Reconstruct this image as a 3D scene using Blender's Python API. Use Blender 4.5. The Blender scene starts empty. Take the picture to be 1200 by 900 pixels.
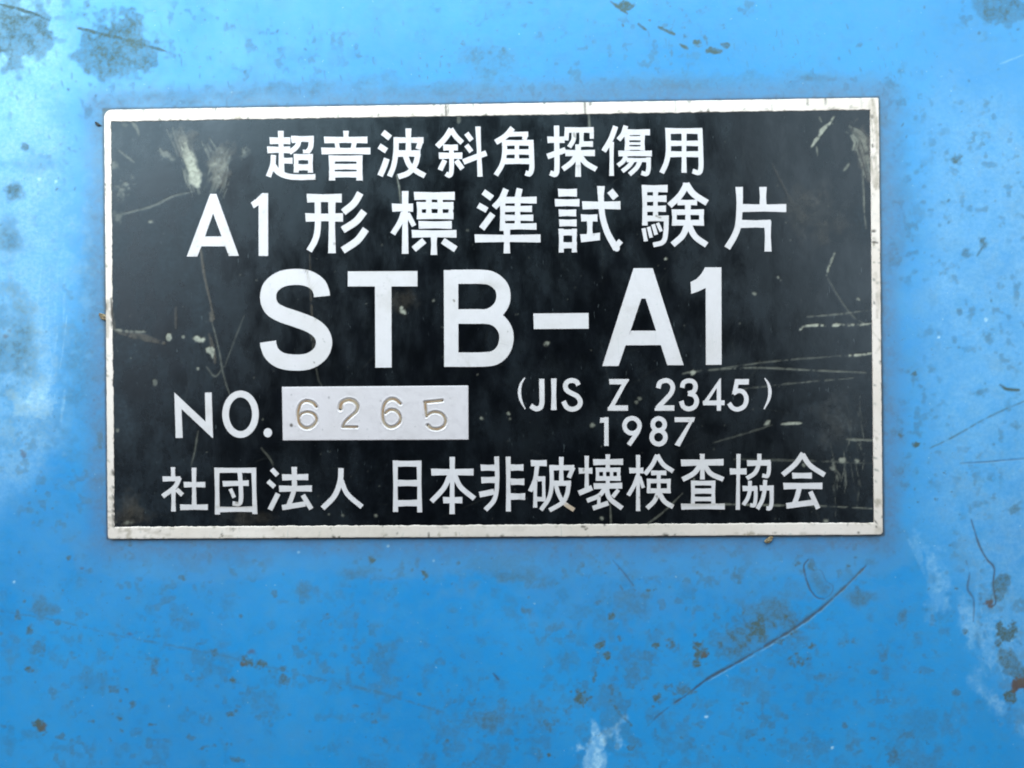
import bpy, bmesh, math, random
import numpy as np
from mathutils import Vector, Matrix
from mathutils.geometry import delaunay_2d_cdt

random.seed(7)
rng = np.random.default_rng(7)
SC = bpy.context.scene
COL = SC.collection
MM = 0.001

# ------------------------------------------------------------------ camera
CAM_ROT = (5.24440701e-04, 2.61641730e-02, -9.06433410e-03)
CAM_LOC = (4.89627346, -6.25745003, 107.565160)          # millimetres
FPX = 1300.0                                             # focal length in photo pixels (1200 wide)
cd = bpy.data.cameras.new('camera')
cam = bpy.data.objects.new('camera', cd)
COL.objects.link(cam)
cam.location = [c * MM for c in CAM_LOC]
cam.rotation_euler = CAM_ROT
cd.sensor_width = 36.0
cd.lens = FPX / 1200 * 36
cd.clip_start = 0.005
cd.clip_end = 20
cd.dof.use_dof = True
cd.dof.focus_distance = 0.1071
cd.dof.aperture_fstop = 9.0
SC.camera = cam
SC.cycles.filter_width = 1.9

# ------------------------------------------------------------------ light
w = bpy.data.worlds.new('World')
SC.world = w
w.use_nodes = True
bg = w.node_tree.nodes['Background']
bg.inputs['Color'].default_value = (0.62, 0.80, 1.0, 1)
bg.inputs['Strength'].default_value = 0.02


def area(name, loc, target, sx, sy, radiance, color, spread=180):
    l = bpy.data.lights.new(name, 'AREA')
    l.shape = 'RECTANGLE'
    l.size = sx
    l.size_y = sy
    l.energy = radiance * math.pi * sx * sy
    l.color = color
    l.spread = math.radians(spread)
    o = bpy.data.objects.new(name, l)
    COL.objects.link(o)
    o.location = loc
    d = Vector(target) - Vector(loc)
    o.rotation_euler = d.to_track_quat('-Z', 'Y').to_euler()
    return o


# open sky seen over the head and both shoulders of the person taking the picture
area('sky_light_above', (-0.030, 0.128, 0.132), (0, 0.02, 0), 0.30, 0.14, 6.3, (0.66, 0.92, 1.0))
area('sky_light_left', (-0.205, 0.10, 0.26), (0, 0, 0), 0.16, 0.24, 3.0, (0.84, 0.93, 1.0))
area('sky_light_right', (0.21, 0.08, 0.26), (0, 0, 0), 0.16, 0.28, 3.3, (0.78, 0.93, 1.0))

SC.view_settings.view_transform = 'Standard'
SC.view_settings.look = 'None'
SC.view_settings.exposure = 0.0
SC.view_settings.gamma = 1.0
SC.view_settings.use_curve_mapping = False


# ------------------------------------------------------------------ measuring: photo pixel <-> plane
def _rot(b, a, c):
    Rx = np.array([[1, 0, 0], [0, math.cos(b), -math.sin(b)], [0, math.sin(b), math.cos(b)]])
    Ry = np.array([[math.cos(a), 0, math.sin(a)], [0, 1, 0], [-math.sin(a), 0, math.cos(a)]])
    Rz = np.array([[math.cos(c), -math.sin(c), 0], [math.sin(c), math.cos(c), 0], [0, 0, 1]])
    return Rz @ Ry @ Rx


RM = _rot(*CAM_ROT)
CL = np.array(CAM_LOC)


def to_plane(uv, z=0.0):
    """photo pixels -> millimetres on the plane at height z"""
    uv = np.atleast_2d(np.asarray(uv, float))
    d = np.stack([(uv[:, 0] - 600) / FPX, -(uv[:, 1] - 450) / FPX, -np.ones(len(uv))], 1) @ RM.T
    t = (z - CL[2]) / d[:, 2]
    return (CL + d * t[:, None])[:, :2]


def to_photo(xy, z=0.0):
    P = np.column_stack([xy, np.full(len(xy), z)]) - CL
    pc = P @ RM
    return np.stack([600 + FPX * pc[:, 0] / -pc[:, 2], 450 - FPX * pc[:, 1] / -pc[:, 2]], 1)


Z_FIELD, Z_TOP = 0.34, 0.40
PLATE_H = 41.894
PLATE_W = 75.0

# ------------------------------------------------------------------ noise rasters for wear masks
PX0, PY0, PWD, PHT = -60, -60, 1320, 1020      # raster window in photo pixels


def vnoise(h, w_, cell, seed, ax=1.0, ay=1.0):
    r = np.random.default_rng(seed)
    cy, cx = cell * ay, cell * ax
    gh, gw = int(h / cy) + 4, int(w_ / cx) + 4
    g = r.random((gh, gw))
    ys, xs = np.arange(h) / cy, np.arange(w_) / cx
    yi, xi = ys.astype(int), xs.astype(int)
    fy, fx = ys - yi, xs - xi
    fy, fx = fy * fy * (3 - 2 * fy), fx * fx * (3 - 2 * fx)
    a = g[yi][:, xi] * (1 - fx) + g[yi][:, xi + 1] * fx
    b = g[yi + 1][:, xi] * (1 - fx) + g[yi + 1][:, xi + 1] * fx
    return a * (1 - fy[:, None]) + b * fy[:, None]


def fbm(cell, seed, octv=5, ax=1.0, ay=1.0):
    s = np.zeros((PHT, PWD))
    amp, tot = 1.0, 0.0
    for k in range(octv):
        c = cell / 2 ** k
        if c * min(ax, ay) < 1.2:
            break
        s += amp * vnoise(PHT, PWD, c, seed + 31 * k, ax, ay)
        tot += amp
        amp *= 0.55
    return s / tot


YY, XX = np.mgrid[PY0:PY0 + PHT, PX0:PX0 + PWD].astype(np.float32)
N_A = fbm(18, 11)
N_B = fbm(8, 23)
N_C = fbm(60, 37)
N_F = fbm(3.2, 51, 2)
N_W = fbm(120, 61)


def sstep(a, b, x):
    t = np.clip((x - a) / (b - a), 0, 1)
    return t * t * (3 - 2 * t)


def win(x0, y0, x1, y1):
    i0, i1 = max(0, int(y0 - PY0)), min(PHT, int(y1 - PY0) + 1)
    j0, j1 = max(0, int(x0 - PX0)), min(PWD, int(x1 - PX0) + 1)
    return slice(i0, i1), slice(j0, j1)


def blob(M, cx, cy, rx, ry, s=1.0, ang=0.0, soft=0.35, rough=0.5, mottle=0.0):
    R = max(rx, ry) * (1.6 + rough) + 3
    W_ = win(cx - R, cy - R, cx + R, cy + R)
    if W_[0].stop <= W_[0].start or W_[1].stop <= W_[1].start:
        return
    x, y = XX[W_] - cx, YY[W_] - cy
    if s < .6 and max(rx, ry) > 4:
        soft = max(soft, .85)
    a = math.radians(ang)
    u, v = x * math.cos(a) + y * math.sin(a), -x * math.sin(a) + y * math.cos(a)
    d = np.sqrt((u / rx) ** 2 + (v / ry) ** 2)
    big = max(rx, ry) > 12
    nn = (N_A[W_] if big else N_B[W_]) - 0.5
    d = d + nn * 3.4 * rough + ((N_B[W_] if big else N_F[W_]) - .5) * rough * 1.5 + (N_F[W_] - .5) * rough * .5
    m = (1 - sstep(1 - soft, 1 + soft * .6, d)) * s
    if mottle:
        m = m * (1 - mottle + mottle * sstep(.35, .62, N_B[W_]))
    M[W_] = np.maximum(M[W_], m)


def line(M, pts, wd, s=1.0, breakup=0.0, rough=0.5, taper=True, soft=.6, curve=True):
    P = np.array(smooth(pts, 10) if curve and len(pts) > 2 else pts, float)
    R = wd * 2 + 3
    W_ = win(P[:, 0].min() - R, P[:, 1].min() - R, P[:, 0].max() + R, P[:, 1].max() + R)
    if W_[0].stop <= W_[0].start or W_[1].stop <= W_[1].start:
        return
    x, y = XX[W_], YY[W_]
    best = np.full(x.shape, 1e9)
    tt = np.zeros(x.shape)
    L = np.r_[0, np.cumsum(np.hypot(*np.diff(P, axis=0).T))]
    for k in range(len(P) - 1):
        ax_, ay_ = P[k]
        dx, dy = P[k + 1] - P[k]
        l2 = dx * dx + dy * dy + 1e-9
        t = np.clip(((x - ax_) * dx + (y - ay_) * dy) / l2, 0, 1)
        d = np.hypot(x - ax_ - t * dx, y - ay_ - t * dy)
        m = d < best
        best = np.where(m, d, best)
        tt = np.where(m, (L[k] + t * math.sqrt(l2)) / L[-1], tt)
    ww = wd * (1 + (N_B[W_] - .5) * 2 * rough)
    if taper:
        ww = ww * (0.35 + 0.65 * np.sin(np.pi * np.clip(tt, .04, .96)) ** .5)
    m = 1 - sstep(ww * .5 - soft, ww * .5 + soft, best)
    if breakup:
        m = m * sstep(breakup - .12, breakup + .08, N_B[W_] * .6 + N_F[W_] * .4)
    M[W_] = np.maximum(M[W_], m * s)


def smooth(pts, n=8):
    """Catmull-Rom through the points"""
    P = [np.array(p, float) for p in pts]
    P = [2 * P[0] - P[1]] + P + [2 * P[-1] - P[-2]]
    out = []
    for i in range(1, len(P) - 2):
        a, b, c, d = P[i - 1:i + 3]
        for k in range(n):
            t = k / n
            out.append(.5 * (2 * b + (c - a) * t + (2 * a - 5 * b + 4 * c - d) * t * t + (3 * b - a - 3 * c + d) * t ** 3))
    out.append(P[-2])
    return [tuple(p) for p in out]


def bundle(M, pts, width, n, s, seed, wd=1.3, breakup=.42):
    """a scuff: many fine parallel scratches inside one band"""
    r = random.Random(seed)
    P = smooth(pts, 6)
    for _ in range(n):
        a = r.random() * .75
        b = a + r.uniform(.12, .4)
        i0, i1 = int(a * (len(P) - 1)), min(len(P) - 1, int(b * (len(P) - 1)) + 2)
        off = r.gauss(0, width / 3)
        off2 = off + r.gauss(0, width / 9)
        sub = []
        for k in range(i0, i1 + 1):
            q = P[min(k, len(P) - 1)]
            p_, n_ = P[max(0, k - 1)], P[min(len(P) - 1, k + 1)]
            dx, dy = n_[0] - p_[0], n_[1] - p_[1]
            l = math.hypot(dx, dy) + 1e-6
            o = off + (off2 - off) * (k - i0) / max(1, i1 - i0)
            sub.append((q[0] - dy / l * o, q[1] + dx / l * o))
        if len(sub) > 1:
            line(M, sub, r.uniform(.7, 1.5) * wd, s * r.uniform(.5, 1), breakup=breakup, rough=.4, curve=False)


# ------------------------------------------------------------------ materials
def mat(name):
    m = bpy.data.materials.new(name)
    m.use_nodes = True
    nt = m.node_tree
    nt.nodes.clear()
    out = nt.nodes.new('ShaderNodeOutputMaterial')
    b = nt.nodes.new('ShaderNodeBsdfPrincipled')
    nt.links.new(b.outputs[0], out.inputs[0])
    return m, nt, b


class NT:
    def __init__(s, nt):
        s.nt = nt

    def n(s, t, **k):
        o = s.nt.nodes.new(t)
        for a, v in k.items():
            setattr(o, a, v)
        return o

    def put(s, sock, v):
        if isinstance(v, bpy.types.NodeSocket):
            s.nt.links.new(v, sock)
        else:
            if isinstance(v, tuple) and len(v) == 3 and sock.type == 'RGBA':
                v = v + (1,)
            sock.default_value = v

    def mix(s, f, a, b):
        o = s.n('ShaderNodeMix', data_type='RGBA')
        s.put(o.inputs[0], f)
        s.put(o.inputs[6], a)
        s.put(o.inputs[7], b)
        return o.outputs[2]

    def math(s, op, a, b=0.0, c=None, clamp=False):
        o = s.n('ShaderNodeMath', operation=op, use_clamp=clamp)
        s.put(o.inputs[0], a)
        s.put(o.inputs[1], b)
        if c is not None:
            s.put(o.inputs[2], c)
        return o.outputs[0]

    def ramp(s, v, lo, hi, a=0.0, b=1.0):
        o = s.n('ShaderNodeMapRange')
        o.interpolation_type = 'SMOOTHSTEP'
        for i, x in enumerate((v, lo, hi, a, b)):
            s.put(o.inputs[i], x)
        return o.outputs[0]

    def noise(s, scale, detail=4, rough=.55, stretch=None, seed=0.0):
        c = s.n('ShaderNodeTexCoord').outputs['Object']
        m = s.n('ShaderNodeMapping')
        s.put(m.inputs[0], c)
        m.inputs[1].default_value = (seed, seed * .7, 0)
        if stretch:
            m.inputs[2].default_value = (0, 0, stretch[2] if len(stretch) > 2 else 0)
            m.inputs[3].default_value = (stretch[0], stretch[1], 1)
        o = s.n('ShaderNodeTexNoise')
        s.put(o.inputs['Vector'], m.outputs[0])
        o.inputs['Scale'].default_value = scale
        o.inputs['Detail'].default_value = detail
        o.inputs['Roughness'].default_value = rough
        return o.outputs[0]

    def attr(s, name):
        a = s.n('ShaderNodeAttribute', attribute_name=name)
        sp = s.n('ShaderNodeSeparateColor')
        s.put(sp.inputs[0], a.outputs['Color'])
        return sp.outputs[0], sp.outputs[1], sp.outputs[2]

    def bump(s, h, strength, dist):
        o = s.n('ShaderNodeBump')
        o.inputs['Strength'].default_value = strength
        o.inputs['Distance'].default_value = dist
        s.put(o.inputs['Height'], h)
        return o.outputs[0]


# blue paint ---------------------------------------------------------------
M_BLUE, nt, B = mat('worn_blue_paint')
g = NT(nt)
grime, rust, scuff_and_sheen = g.attr('wear')
film, groove_and_shade, halo = g.attr('marks')
n1 = g.noise(60, 5)
n2 = g.noise(900, 4, .6)
n3 = g.noise(2600, 3, .6)
col = g.mix(g.ramp(n1, .3, .7), (0.016, 0.210, 0.500), (0.021, 0.243, 0.550))
col = g.mix(g.ramp(n2, .35, .75, 0, .40), col, (0.045, 0.235, 0.44))
col = g.mix(g.ramp(g.noise(330, 5, .65, seed=6.0), .45, .75, 0, .35), col, (0.055, 0.20, 0.37))
col = g.mix(g.math('MULTIPLY', film, .55), col, (0.095, 0.205, 0.345))
ck = g.math('MULTIPLY', scuff_and_sheen, g.ramp(n3, .25, .75, .55, 1.1), clamp=True)
col = g.mix(ck, col, (0.50, 0.68, 0.80))  # pale scuffs and painted sky sheen share this colour
sp = g.ramp(g.noise(1500, 3, .7, seed=4.0), .62, .72, 0, .75)       # fine dark freckles
sp = g.math('MULTIPLY', sp, g.ramp(g.noise(90, 3, .6, seed=2.0), .46, .66))
col = g.mix(sp, col, (0.05, 0.10, 0.15))
sp2 = g.ramp(g.noise(2100, 2, .6, seed=9.0), .70, .77, 0, .35)      # fine pale freckles
col = g.mix(sp2, col, (0.40, 0.56, 0.62))
gk = g.math('MULTIPLY', grime, g.ramp(n3, .25, .75, .75, 1.5), clamp=True)
col = g.mix(gk, col, (0.050, 0.078, 0.080))
col = g.mix(g.math('MULTIPLY', halo, g.ramp(n3, .2, .8, .6, 1.1), clamp=True), col, (0.085, 0.115, 0.185))  # grime and painted shade around the plate
col = g.mix(groove_and_shade, col, (0.052, 0.046, 0.052))  # scratches, plus the plate's painted contact shadow
col = g.mix(rust, col, (0.10, 0.055, 0.038))
g.put(B.inputs['Base Color'], col)
ro = g.ramp(g.noise(220, 4, .6, seed=3.0), .3, .7, .28, .40)
ro = g.math('ADD', ro, g.math('MULTIPLY', grime, .40))
ro = g.math('ADD', ro, g.math('MULTIPLY', film, .12), clamp=True)
g.put(B.inputs['Roughness'], ro)
B.inputs['Specular IOR Level'].default_value = 0.82
B.inputs['Specular Tint'].default_value = (0.74, 0.97, 1.0, 1)
hgt = g.math('ADD', g.math('MULTIPLY', g.noise(420, 3, .5), 1.0), g.math('MULTIPLY', n3, .35))
hgt = g.math('SUBTRACT', hgt, g.math('MULTIPLY', groove_and_shade, .45))
g.put(B.inputs['Normal'], g.bump(hgt, .35, 0.00006))

# black enamel --------------------------------------------------------------
M_BLACK, nt, B = mat('scratched_black_enamel')
g = NT(nt)
scr, dust_and_sheen, brown = g.attr('wear')
n2 = g.noise(700, 4, .6)
n3 = g.noise(2400, 3, .6)
sw = g.noise(320, 4, .65, stretch=(1.5, .75, .25))
cl = g.noise(85, 5, .6, seed=5.0)
col = g.mix(g.ramp(n2, .3, .75), (0.0015, 0.0016, 0.0022), (0.003, 0.0032, 0.0045))
haze = g.math('MULTIPLY', g.math('MULTIPLY', g.ramp(sw, .35, .75, .25, 1.0), g.ramp(cl, .3, .7, .35, 1.0)), dust_and_sheen)
col = g.mix(g.math('MULTIPLY', g.math('MULTIPLY', haze, g.ramp(n3, .3, .7, .4, 1.6)), .09), col, (0.22, 0.30, 0.40))  # bluish: thin dirt and painted reflection together
fs = g.ramp(g.noise(1900, 2, .6, stretch=(1.6, .45, .25), seed=7.0), .70, .78, 0, .10)
col = g.mix(fs, col, (0.30, 0.32, 0.33))
col = g.mix(g.math('MULTIPLY', brown, g.ramp(n3, .2, .75, .5, 1.1), clamp=True), col, (0.085, 0.062, 0.045))
col = g.mix(g.math('MULTIPLY', scr, g.ramp(n3, .2, .7, .6, 1.15), clamp=True), col, (0.47, 0.41, 0.32))
g.put(B.inputs['Base Color'], col)
ro = g.math('ADD', g.ramp(g.math('ADD', g.math('MULTIPLY', sw, .5), g.math('MULTIPLY', cl, .5)), .38, .62, .15, .29),
            g.math('MULTIPLY', dust_and_sheen, .14))
ro = g.math('ADD', ro, g.math('MULTIPLY', scr, .25), clamp=True)
g.put(B.inputs['Roughness'], ro)
B.inputs['Specular IOR Level'].default_value = 0.52
B.inputs['Specular Tint'].default_value = (0.80, 0.90, 1.0, 1)
hgt = g.math('ADD', g.math('MULTIPLY', n2, .5), g.math('MULTIPLY', g.noise(150, 3), 1.2))
g.put(B.inputs['Normal'], g.bump(g.math('SUBTRACT', hgt, g.math('MULTIPLY', scr, .6)), .22, 0.00005))


# bare aluminium / white lettering --------------------------------------------
def metal(name, base, attr_=None, rough=(.42, .58), dirt=1.0):
    m, nt, B = mat(name)
    g = NT(nt)
    n1 = g.noise(140, 5, .6)
    n3 = g.noise(1800, 4, .65)
    st = g.noise(700, 3, .6, stretch=(3.2, .25, .4), seed=3.0)
    col = g.mix(g.ramp(n1, .35, .72, 0, .55 * dirt), base, (base[0] * .86, base[1] * .845, base[2] * .80))
    col = g.mix(g.ramp(n3, .58, .80, 0, .45 * dirt), col, (0.40, 0.37, 0.34))
    col = g.mix(g.ramp(st, .66, .78, 0, .30 * dirt), col, (0.42, 0.39, 0.36))
    spk = g.math('MULTIPLY', g.ramp(g.noise(1100, 2, .5, seed=8.0), .70, .76, 0, .75 * dirt), g.ramp(n1, .45, .6))
    col = g.mix(spk, col, (0.20, 0.15, 0.12))
    if attr_:
        a, b_, c_ = g.attr(attr_)
        col = g.mix(g.math('MULTIPLY', b_, g.ramp(n3, .2, .8, .5, 1.1), clamp=True), col, (0.30, 0.215, 0.145))
        col = g.mix(a, col, (0.07, 0.05, 0.04))
        col = g.mix(c_, col, (0.45, 0.27, 0.15))
    g.put(B.inputs['Base Color'], col)
    B.inputs['Metallic'].default_value = 0.35
    g.put(B.inputs['Roughness'], g.ramp(n3, .3, .7, rough[0], rough[1]))
    g.put(B.inputs['Normal'], g.bump(g.math('ADD', n3, g.math('MULTIPLY', st, .8)), .25, 0.00004))
    return m


M_LET = metal('bare_silver_lettering', (0.705, 0.585, 0.585), 'wear')
M_RIM = metal('bare_silver_rim', (0.84, 0.655, 0.585), 'wear', dirt=1.3)
M_PANEL = metal('bare_silver_number_panel', (0.665, 0.540, 0.545), 'wear', dirt=.6)

M_TARN, nt, B = mat('brown_tarnish_in_stamped_digits')
g = NT(nt)
n1 = g.noise(1300, 4, .6)
g.put(B.inputs['Base Color'], g.mix(g.ramp(n1, .35, .65), (0.30, 0.155, 0.075), (0.36, 0.25, 0.17)))
B.inputs['Roughness'].default_value = .6

M_CRUMB, nt, B = mat('dried_tan_dirt')
g = NT(nt)
g.put(B.inputs['Base Color'], g.mix(g.ramp(g.noise(2500, 4, .6), .3, .7), (0.10, 0.06, 0.03), (0.40, 0.27, 0.15)))
B.inputs['Roughness'].default_value = .7
M_DARK, nt, B = mat('dried_dark_dirt')
g = NT(nt)
g.put(B.inputs['Base Color'], g.mix(g.noise(2500), (0.015, 0.014, 0.016), (0.06, 0.05, 0.045)))
B.inputs['Roughness'].default_value = .7


# ------------------------------------------------------------------ mesh helpers
def make_obj(name, verts, faces, m, parent=None, kind=None, attr_=None, shade=False):
    me = bpy.data.meshes.new(name)
    if isinstance(faces, np.ndarray) and faces.ndim == 2:
        k = faces.shape[1]
        me.vertices.add(len(verts))
        me.vertices.foreach_set('co', np.ascontiguousarray(verts, dtype=np.float32).ravel())
        me.loops.add(faces.size)
        me.loops.foreach_set('vertex_index', np.ascontiguousarray(faces, dtype=np.int32).ravel())
        me.polygons.add(len(faces))
        me.polygons.foreach_set('loop_start', np.arange(0, faces.size, k, dtype=np.int32))
        me.polygons.foreach_set('loop_total', np.full(len(faces), k, dtype=np.int32))
        me.update(calc_edges=True)
        me.validate()
    else:
        me.from_pydata([tuple(v) for v in verts], [], [tuple(f) for f in faces])
        me.update()
    for an, arr in (attr_ or {}).items():
        ca = me.color_attributes.new(an, 'FLOAT_COLOR', 'POINT')
        a4 = np.ones((len(verts), 4), np.float32)
        a4[:, :3] = arr
        ca.data.foreach_set('color', a4.ravel())
    me.materials.append(m)
    if shade:
        me.shade_smooth()
    o = bpy.data.objects.new(name, me)
    COL.objects.link(o)
    if parent:
        o.parent = parent
    if kind:
        o['kind'] = kind
    return o


def sample(M, uv):
    x = np.clip(uv[:, 0] - PX0, 0, PWD - 1.001)
    y = np.clip(uv[:, 1] - PY0, 0, PHT - 1.001)
    xi, yi = x.astype(int), y.astype(int)
    fx, fy = x - xi, y - yi
    v = (M[yi, xi] * (1 - fx) + M[yi, xi + 1] * fx) * (1 - fy) + (M[yi + 1, xi] * (1 - fx) + M[yi + 1, xi + 1] * fx) * fy
    inside = (uv[:, 0] > PX0) & (uv[:, 0] < PX0 + PWD - 1) & (uv[:, 1] > PY0) & (uv[:, 1] < PY0 + PHT - 1)
    return np.where(inside, v, 0)


def new_mask():
    return np.zeros((PHT, PWD))


# ================================================================== WEAR, SHEEN AND CONTACT SHADE PAINTED ON THE BLUE
gr, ru, scuff_sheen, fi, groove_shade, ha = (new_mask() for _ in range(6))
# big grey grime patches
blob(gr, 20, 36, 42, 38, .70, 0, .3, .45, .35)
blob(gr, 142, 55, 52, 38, .72, 12, .3, .45, .35)
blob(gr, 135, 75, 30, 24, .60, 0, .4, .4, .3)
line(gr, [(0, 5), (30, 13), (58, 24)], 4, .9, rough=.8)
line(gr, [(92, 33), (140, 45), (195, 60)], 4.5, .85, rough=.8)
blob(gr, 582, 74, 30, 25, .50, 0, .5, .7, .6)
blob(gr, 590, 58, 4, 4, .7)
blob(gr, 1172, 8, 30, 18, .62, 0, .35, .5, .4)
blob(gr, 733, 7, 9, 5, .85)
for a in ([(748, 28), (757, 35)], [(772, 32), (790, 40)], [(797, 52), (806, 57)], [(716, 2), (735, 16)]):
    line(gr, a, 4.5, .85, rough=.8)
for x, y, r_, s_ in ((803, 43, 4, .7), (818, 50, 5, .85), (835, 59, 5, .9), (849, 53, 4, .8), (848, 33, 5, .6), (825, 44, 4, .6), (842, 60, 4, .7)):
    blob(gr, x, y, r_ * 1.2, r_ * .8, s_, 20, .5, .6)
blob(gr, 955, 91, 27, 4, .55, 0, .5, .8, .5)
blob(gr, 1042, 100, 12, 4, .4, 10, .5, .8)
blob(gr, 345, 103, 90, 9, .40, -4, .8, .9, .5)
blob(gr, 520, 104, 90, 8, .34, -2, .8, .9, .5)
blob(gr, 800, 97, 120, 8, .34, -2, .8, .9, .5)
blob(gr, 180, 112, 40, 8, .3, -2, .8, .9, .5)
blob(gr, 15, 222, 12, 13, .65, 0, .5, .7, .4)
blob(gr, 30, 172, 5, 4, .6)
blob(gr, 45, 200, 24, 20, .30, 20, .6, .8, .5)
blob(gr, 8, 280, 22, 22, .50, 0, .5, .6, .4)
blob(gr, 20, 405, 30, 60, .55, 0, .45, .6, .4)
blob(gr, 88, 440, 22, 90, .34, 0, .6, .8, .5)
blob(gr, 100, 330, 18, 60, .22, 0, .6, .8, .5)
blob(gr, 60, 500, 60, 30, .28, 0, .6, .8, .5)
blob(gr, 118, 515, 4, 9, .6)
line(gr, [(118, 300), (121, 350), (122, 420), (125, 500), (127, 600)], 2.5, .35, .5, taper=False)
# lower left speckle and its long faint line
line(gr, [(0, 716), (65, 727), (140, 745), (245, 765), (300, 778), (400, 802), (470, 820)], 2.6, .34, .46, rough=1.0)
for x, y, rx, ry, s_, a in ((285, 774, 11, 7, .75, 20), (307, 779, 9, 5, .7, 10), (331, 783, 6, 4, .6, 0), (250, 765, 6, 5, .6, 0), (333, 797, 6, 7, .6, 0),
                            (272, 796, 5, 5, .7, 0), (20, 722, 7, 8, .55, 0), (50, 715, 16, 12, .45, 0), (35, 740, 5, 7, .6, 0), (67, 728, 8, 5, .5, 0), (41, 762, 9, 9, .45, 0),
                            (34, 783, 5, 4, .75, 0), (180, 780, 13, 8, .5, 40), (155, 824, 5, 4, .6, 0), (119, 790, 4, 6, .5, 0), (61, 812, 10, 7, .4, 0), (100, 806, 5, 4, .5, 0),
                            (48, 852, 10, 5, .85, 35), (70, 863, 5, 4, .55, 0), (141, 842, 4.5, 3.5, .9, 0), (142, 858, 3, 3, .8, 0), (130, 868, 4, 4, .85, 0), (177, 850, 6, 4, .65, 0),
                            (107, 845, 6, 3, .6, 0), (133, 807, 5, 5, .5, 0), (213, 677, 4, 3, .6, 0), (272, 836, 7, 4, .6, 0), (315, 836, 12, 6, .4, 0), (340, 837, 4, 3, .5, 0),
                            (240, 876, 10, 3, .6, -15), (275, 890, 12, 3, .6, 10), (210, 726, 7, 4, .5, 0), (321, 694, 4, 5, .5, 0), (355, 692, 16, 9, .42, 0), (152, 637, 3, 3, .6, 0),
                            (80, 654, 3, 3, .65, 0), (20, 750, 5, 5, .3, 0), (225, 865, 5, 4, .5, 0), (5, 850, 6, 4, .5, 0)):
    blob(gr, x, y, rx * .78, ry * .78, s_, a, .5, .8)
for x, y, r_ in ((294, 763, 4), (96, 666, 2.5), (5, 386, 4), (6, 393, 3), (27, 532, 4), (25, 528, 2.5), (152, 743, 3), (285, 777, 4), (51, 852, 5)):
    blob(ru, x, y, r_ * .95, r_ * .65, .55, 0, .8, .7)
# below the plate
for x, y, rx, ry, s_, a in ((497, 672, 4.5, 6, .85, -15), (437, 657, 4.5, 4, .75, 0), (420, 671, 30, 7, .34, 0), (600, 676, 40, 9, .42, 8), (585, 665, 60, 20, .25, 0),
                            (618, 716, 8, 5, .5, 0), (735, 706, 24, 22, .34, 0), (729, 690, 3, 4, .75, 0), (716, 723, 5, 4, .7, 0), (702, 705, 6, 4, .5, 0), (755, 699, 8, 4, .5, 0),
                            (703, 757, 5, 8, .8, 10), (712, 769, 5, 6, .9, 30), (707, 780, 5, 5, .8, 0), (700, 775, 6, 8, .4, 0), (725, 747, 4, 5, .7, 0), (665, 772, 14, 16, .32, 0),
                            (683, 816, 9, 8, .8, 40), (678, 810, 6, 8, .7, 0), (692, 817, 4, 4, .7, 0), (768, 756, 4, 4, .85, 0), (788, 757, 6, 9, .7, 0), (755, 770, 14, 7, .4, 0),
                            (580, 845, 17, 14, .5, 0), (573, 838, 6, 5, .5, 0), (640, 850, 14, 9, .5, 0), (667, 836, 6, 9, .55, 0), (697, 793, 2.5, 6, .8, 10), (424, 795, 4, 6, .55, 0),
                            (440, 847, 4, 4, .6, 0), (415, 828, 4, 7, .5, 40), (716, 810, 5, 9, .6, 0), (740, 785, 12, 14, .35, 0), (782, 805, 5, 5, .7, 0), (770, 818, 4, 4, .8, 0),
                            (630, 885, 6, 8, .4, 0), (450, 868, 10, 6, .4, 0), (738, 877, 6, 4, .6, 0), (513, 833, 8, 4, .4, 0), (683, 662, 3, 3, .6, 0), (650, 735, 10, 5, .35, 0)):
    blob(gr, x, y, rx * .8, ry * .8, s_, a, .5, .9)
line(gr, [(400, 802), (440, 810), (520, 835)], 3, .4, .42)
line(groove_shade, [(718, 657), (730, 670), (742, 686)], 1.3, .8)
line(groove_shade, [(578, 789), (585, 797)], 2.4, .7)
line(gr, [(715, 820), (728, 838), (740, 850)], 4, .6, .4)
# the long gouge lower right, beside it two chips
line(groove_shade, [(1015, 663), (990, 688), (960, 715), (930, 737), (900, 755), (865, 776), (830, 795), (808, 812), (790, 824)], 2.5, .75, .30, rough=1.2)
line(scuff_sheen, [(1013, 666), (960, 717.5), (902, 757), (832, 797)], 1.2, .3, .42, rough=1)
line(groove_shade, [(790, 824), (772, 838), (757, 853)], 1.8, .5, .42)
line(gr, [(1010, 668), (960, 714), (900, 754), (830, 794)], 6, .35, .3)
chip = [(947, 656), (942, 663), (944, 676), (949, 690), (957, 700), (966, 702), (974, 696), (976, 687), (968, 681), (963, 670), (956, 665), (952, 655)]
line(groove_shade, chip[:6], 1.9, .9, .22, rough=1.1)
line(groove_shade, chip[5:] + chip[:1], 1.1, .5, .4)
blob(gr, 951, 662, 5, 6, .6, 0, .4, .4)
blob(gr, 958, 682, 9, 15, .42, -35, .4, .3)
blob(gr, 967, 691, 9, 8, .42, 0, .4, .3)
blob(gr, 1007, 700, 14, 9, .50, 15, .35, .5)
blob(gr, 1005, 692, 4, 6, .5, 0, .4, .5)
blob(gr, 890, 735, 50, 32, .85, -28, .9, .8, .65)
blob(gr, 908, 718, 24, 20, .80, 0, .9, .7, .4)
blob(gr, 870, 758, 40, 10, .38, 0, .5, .8, .4)
blob(gr, 875, 802, 20, 10, .34, 0, .5, .9, .4)
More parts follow.
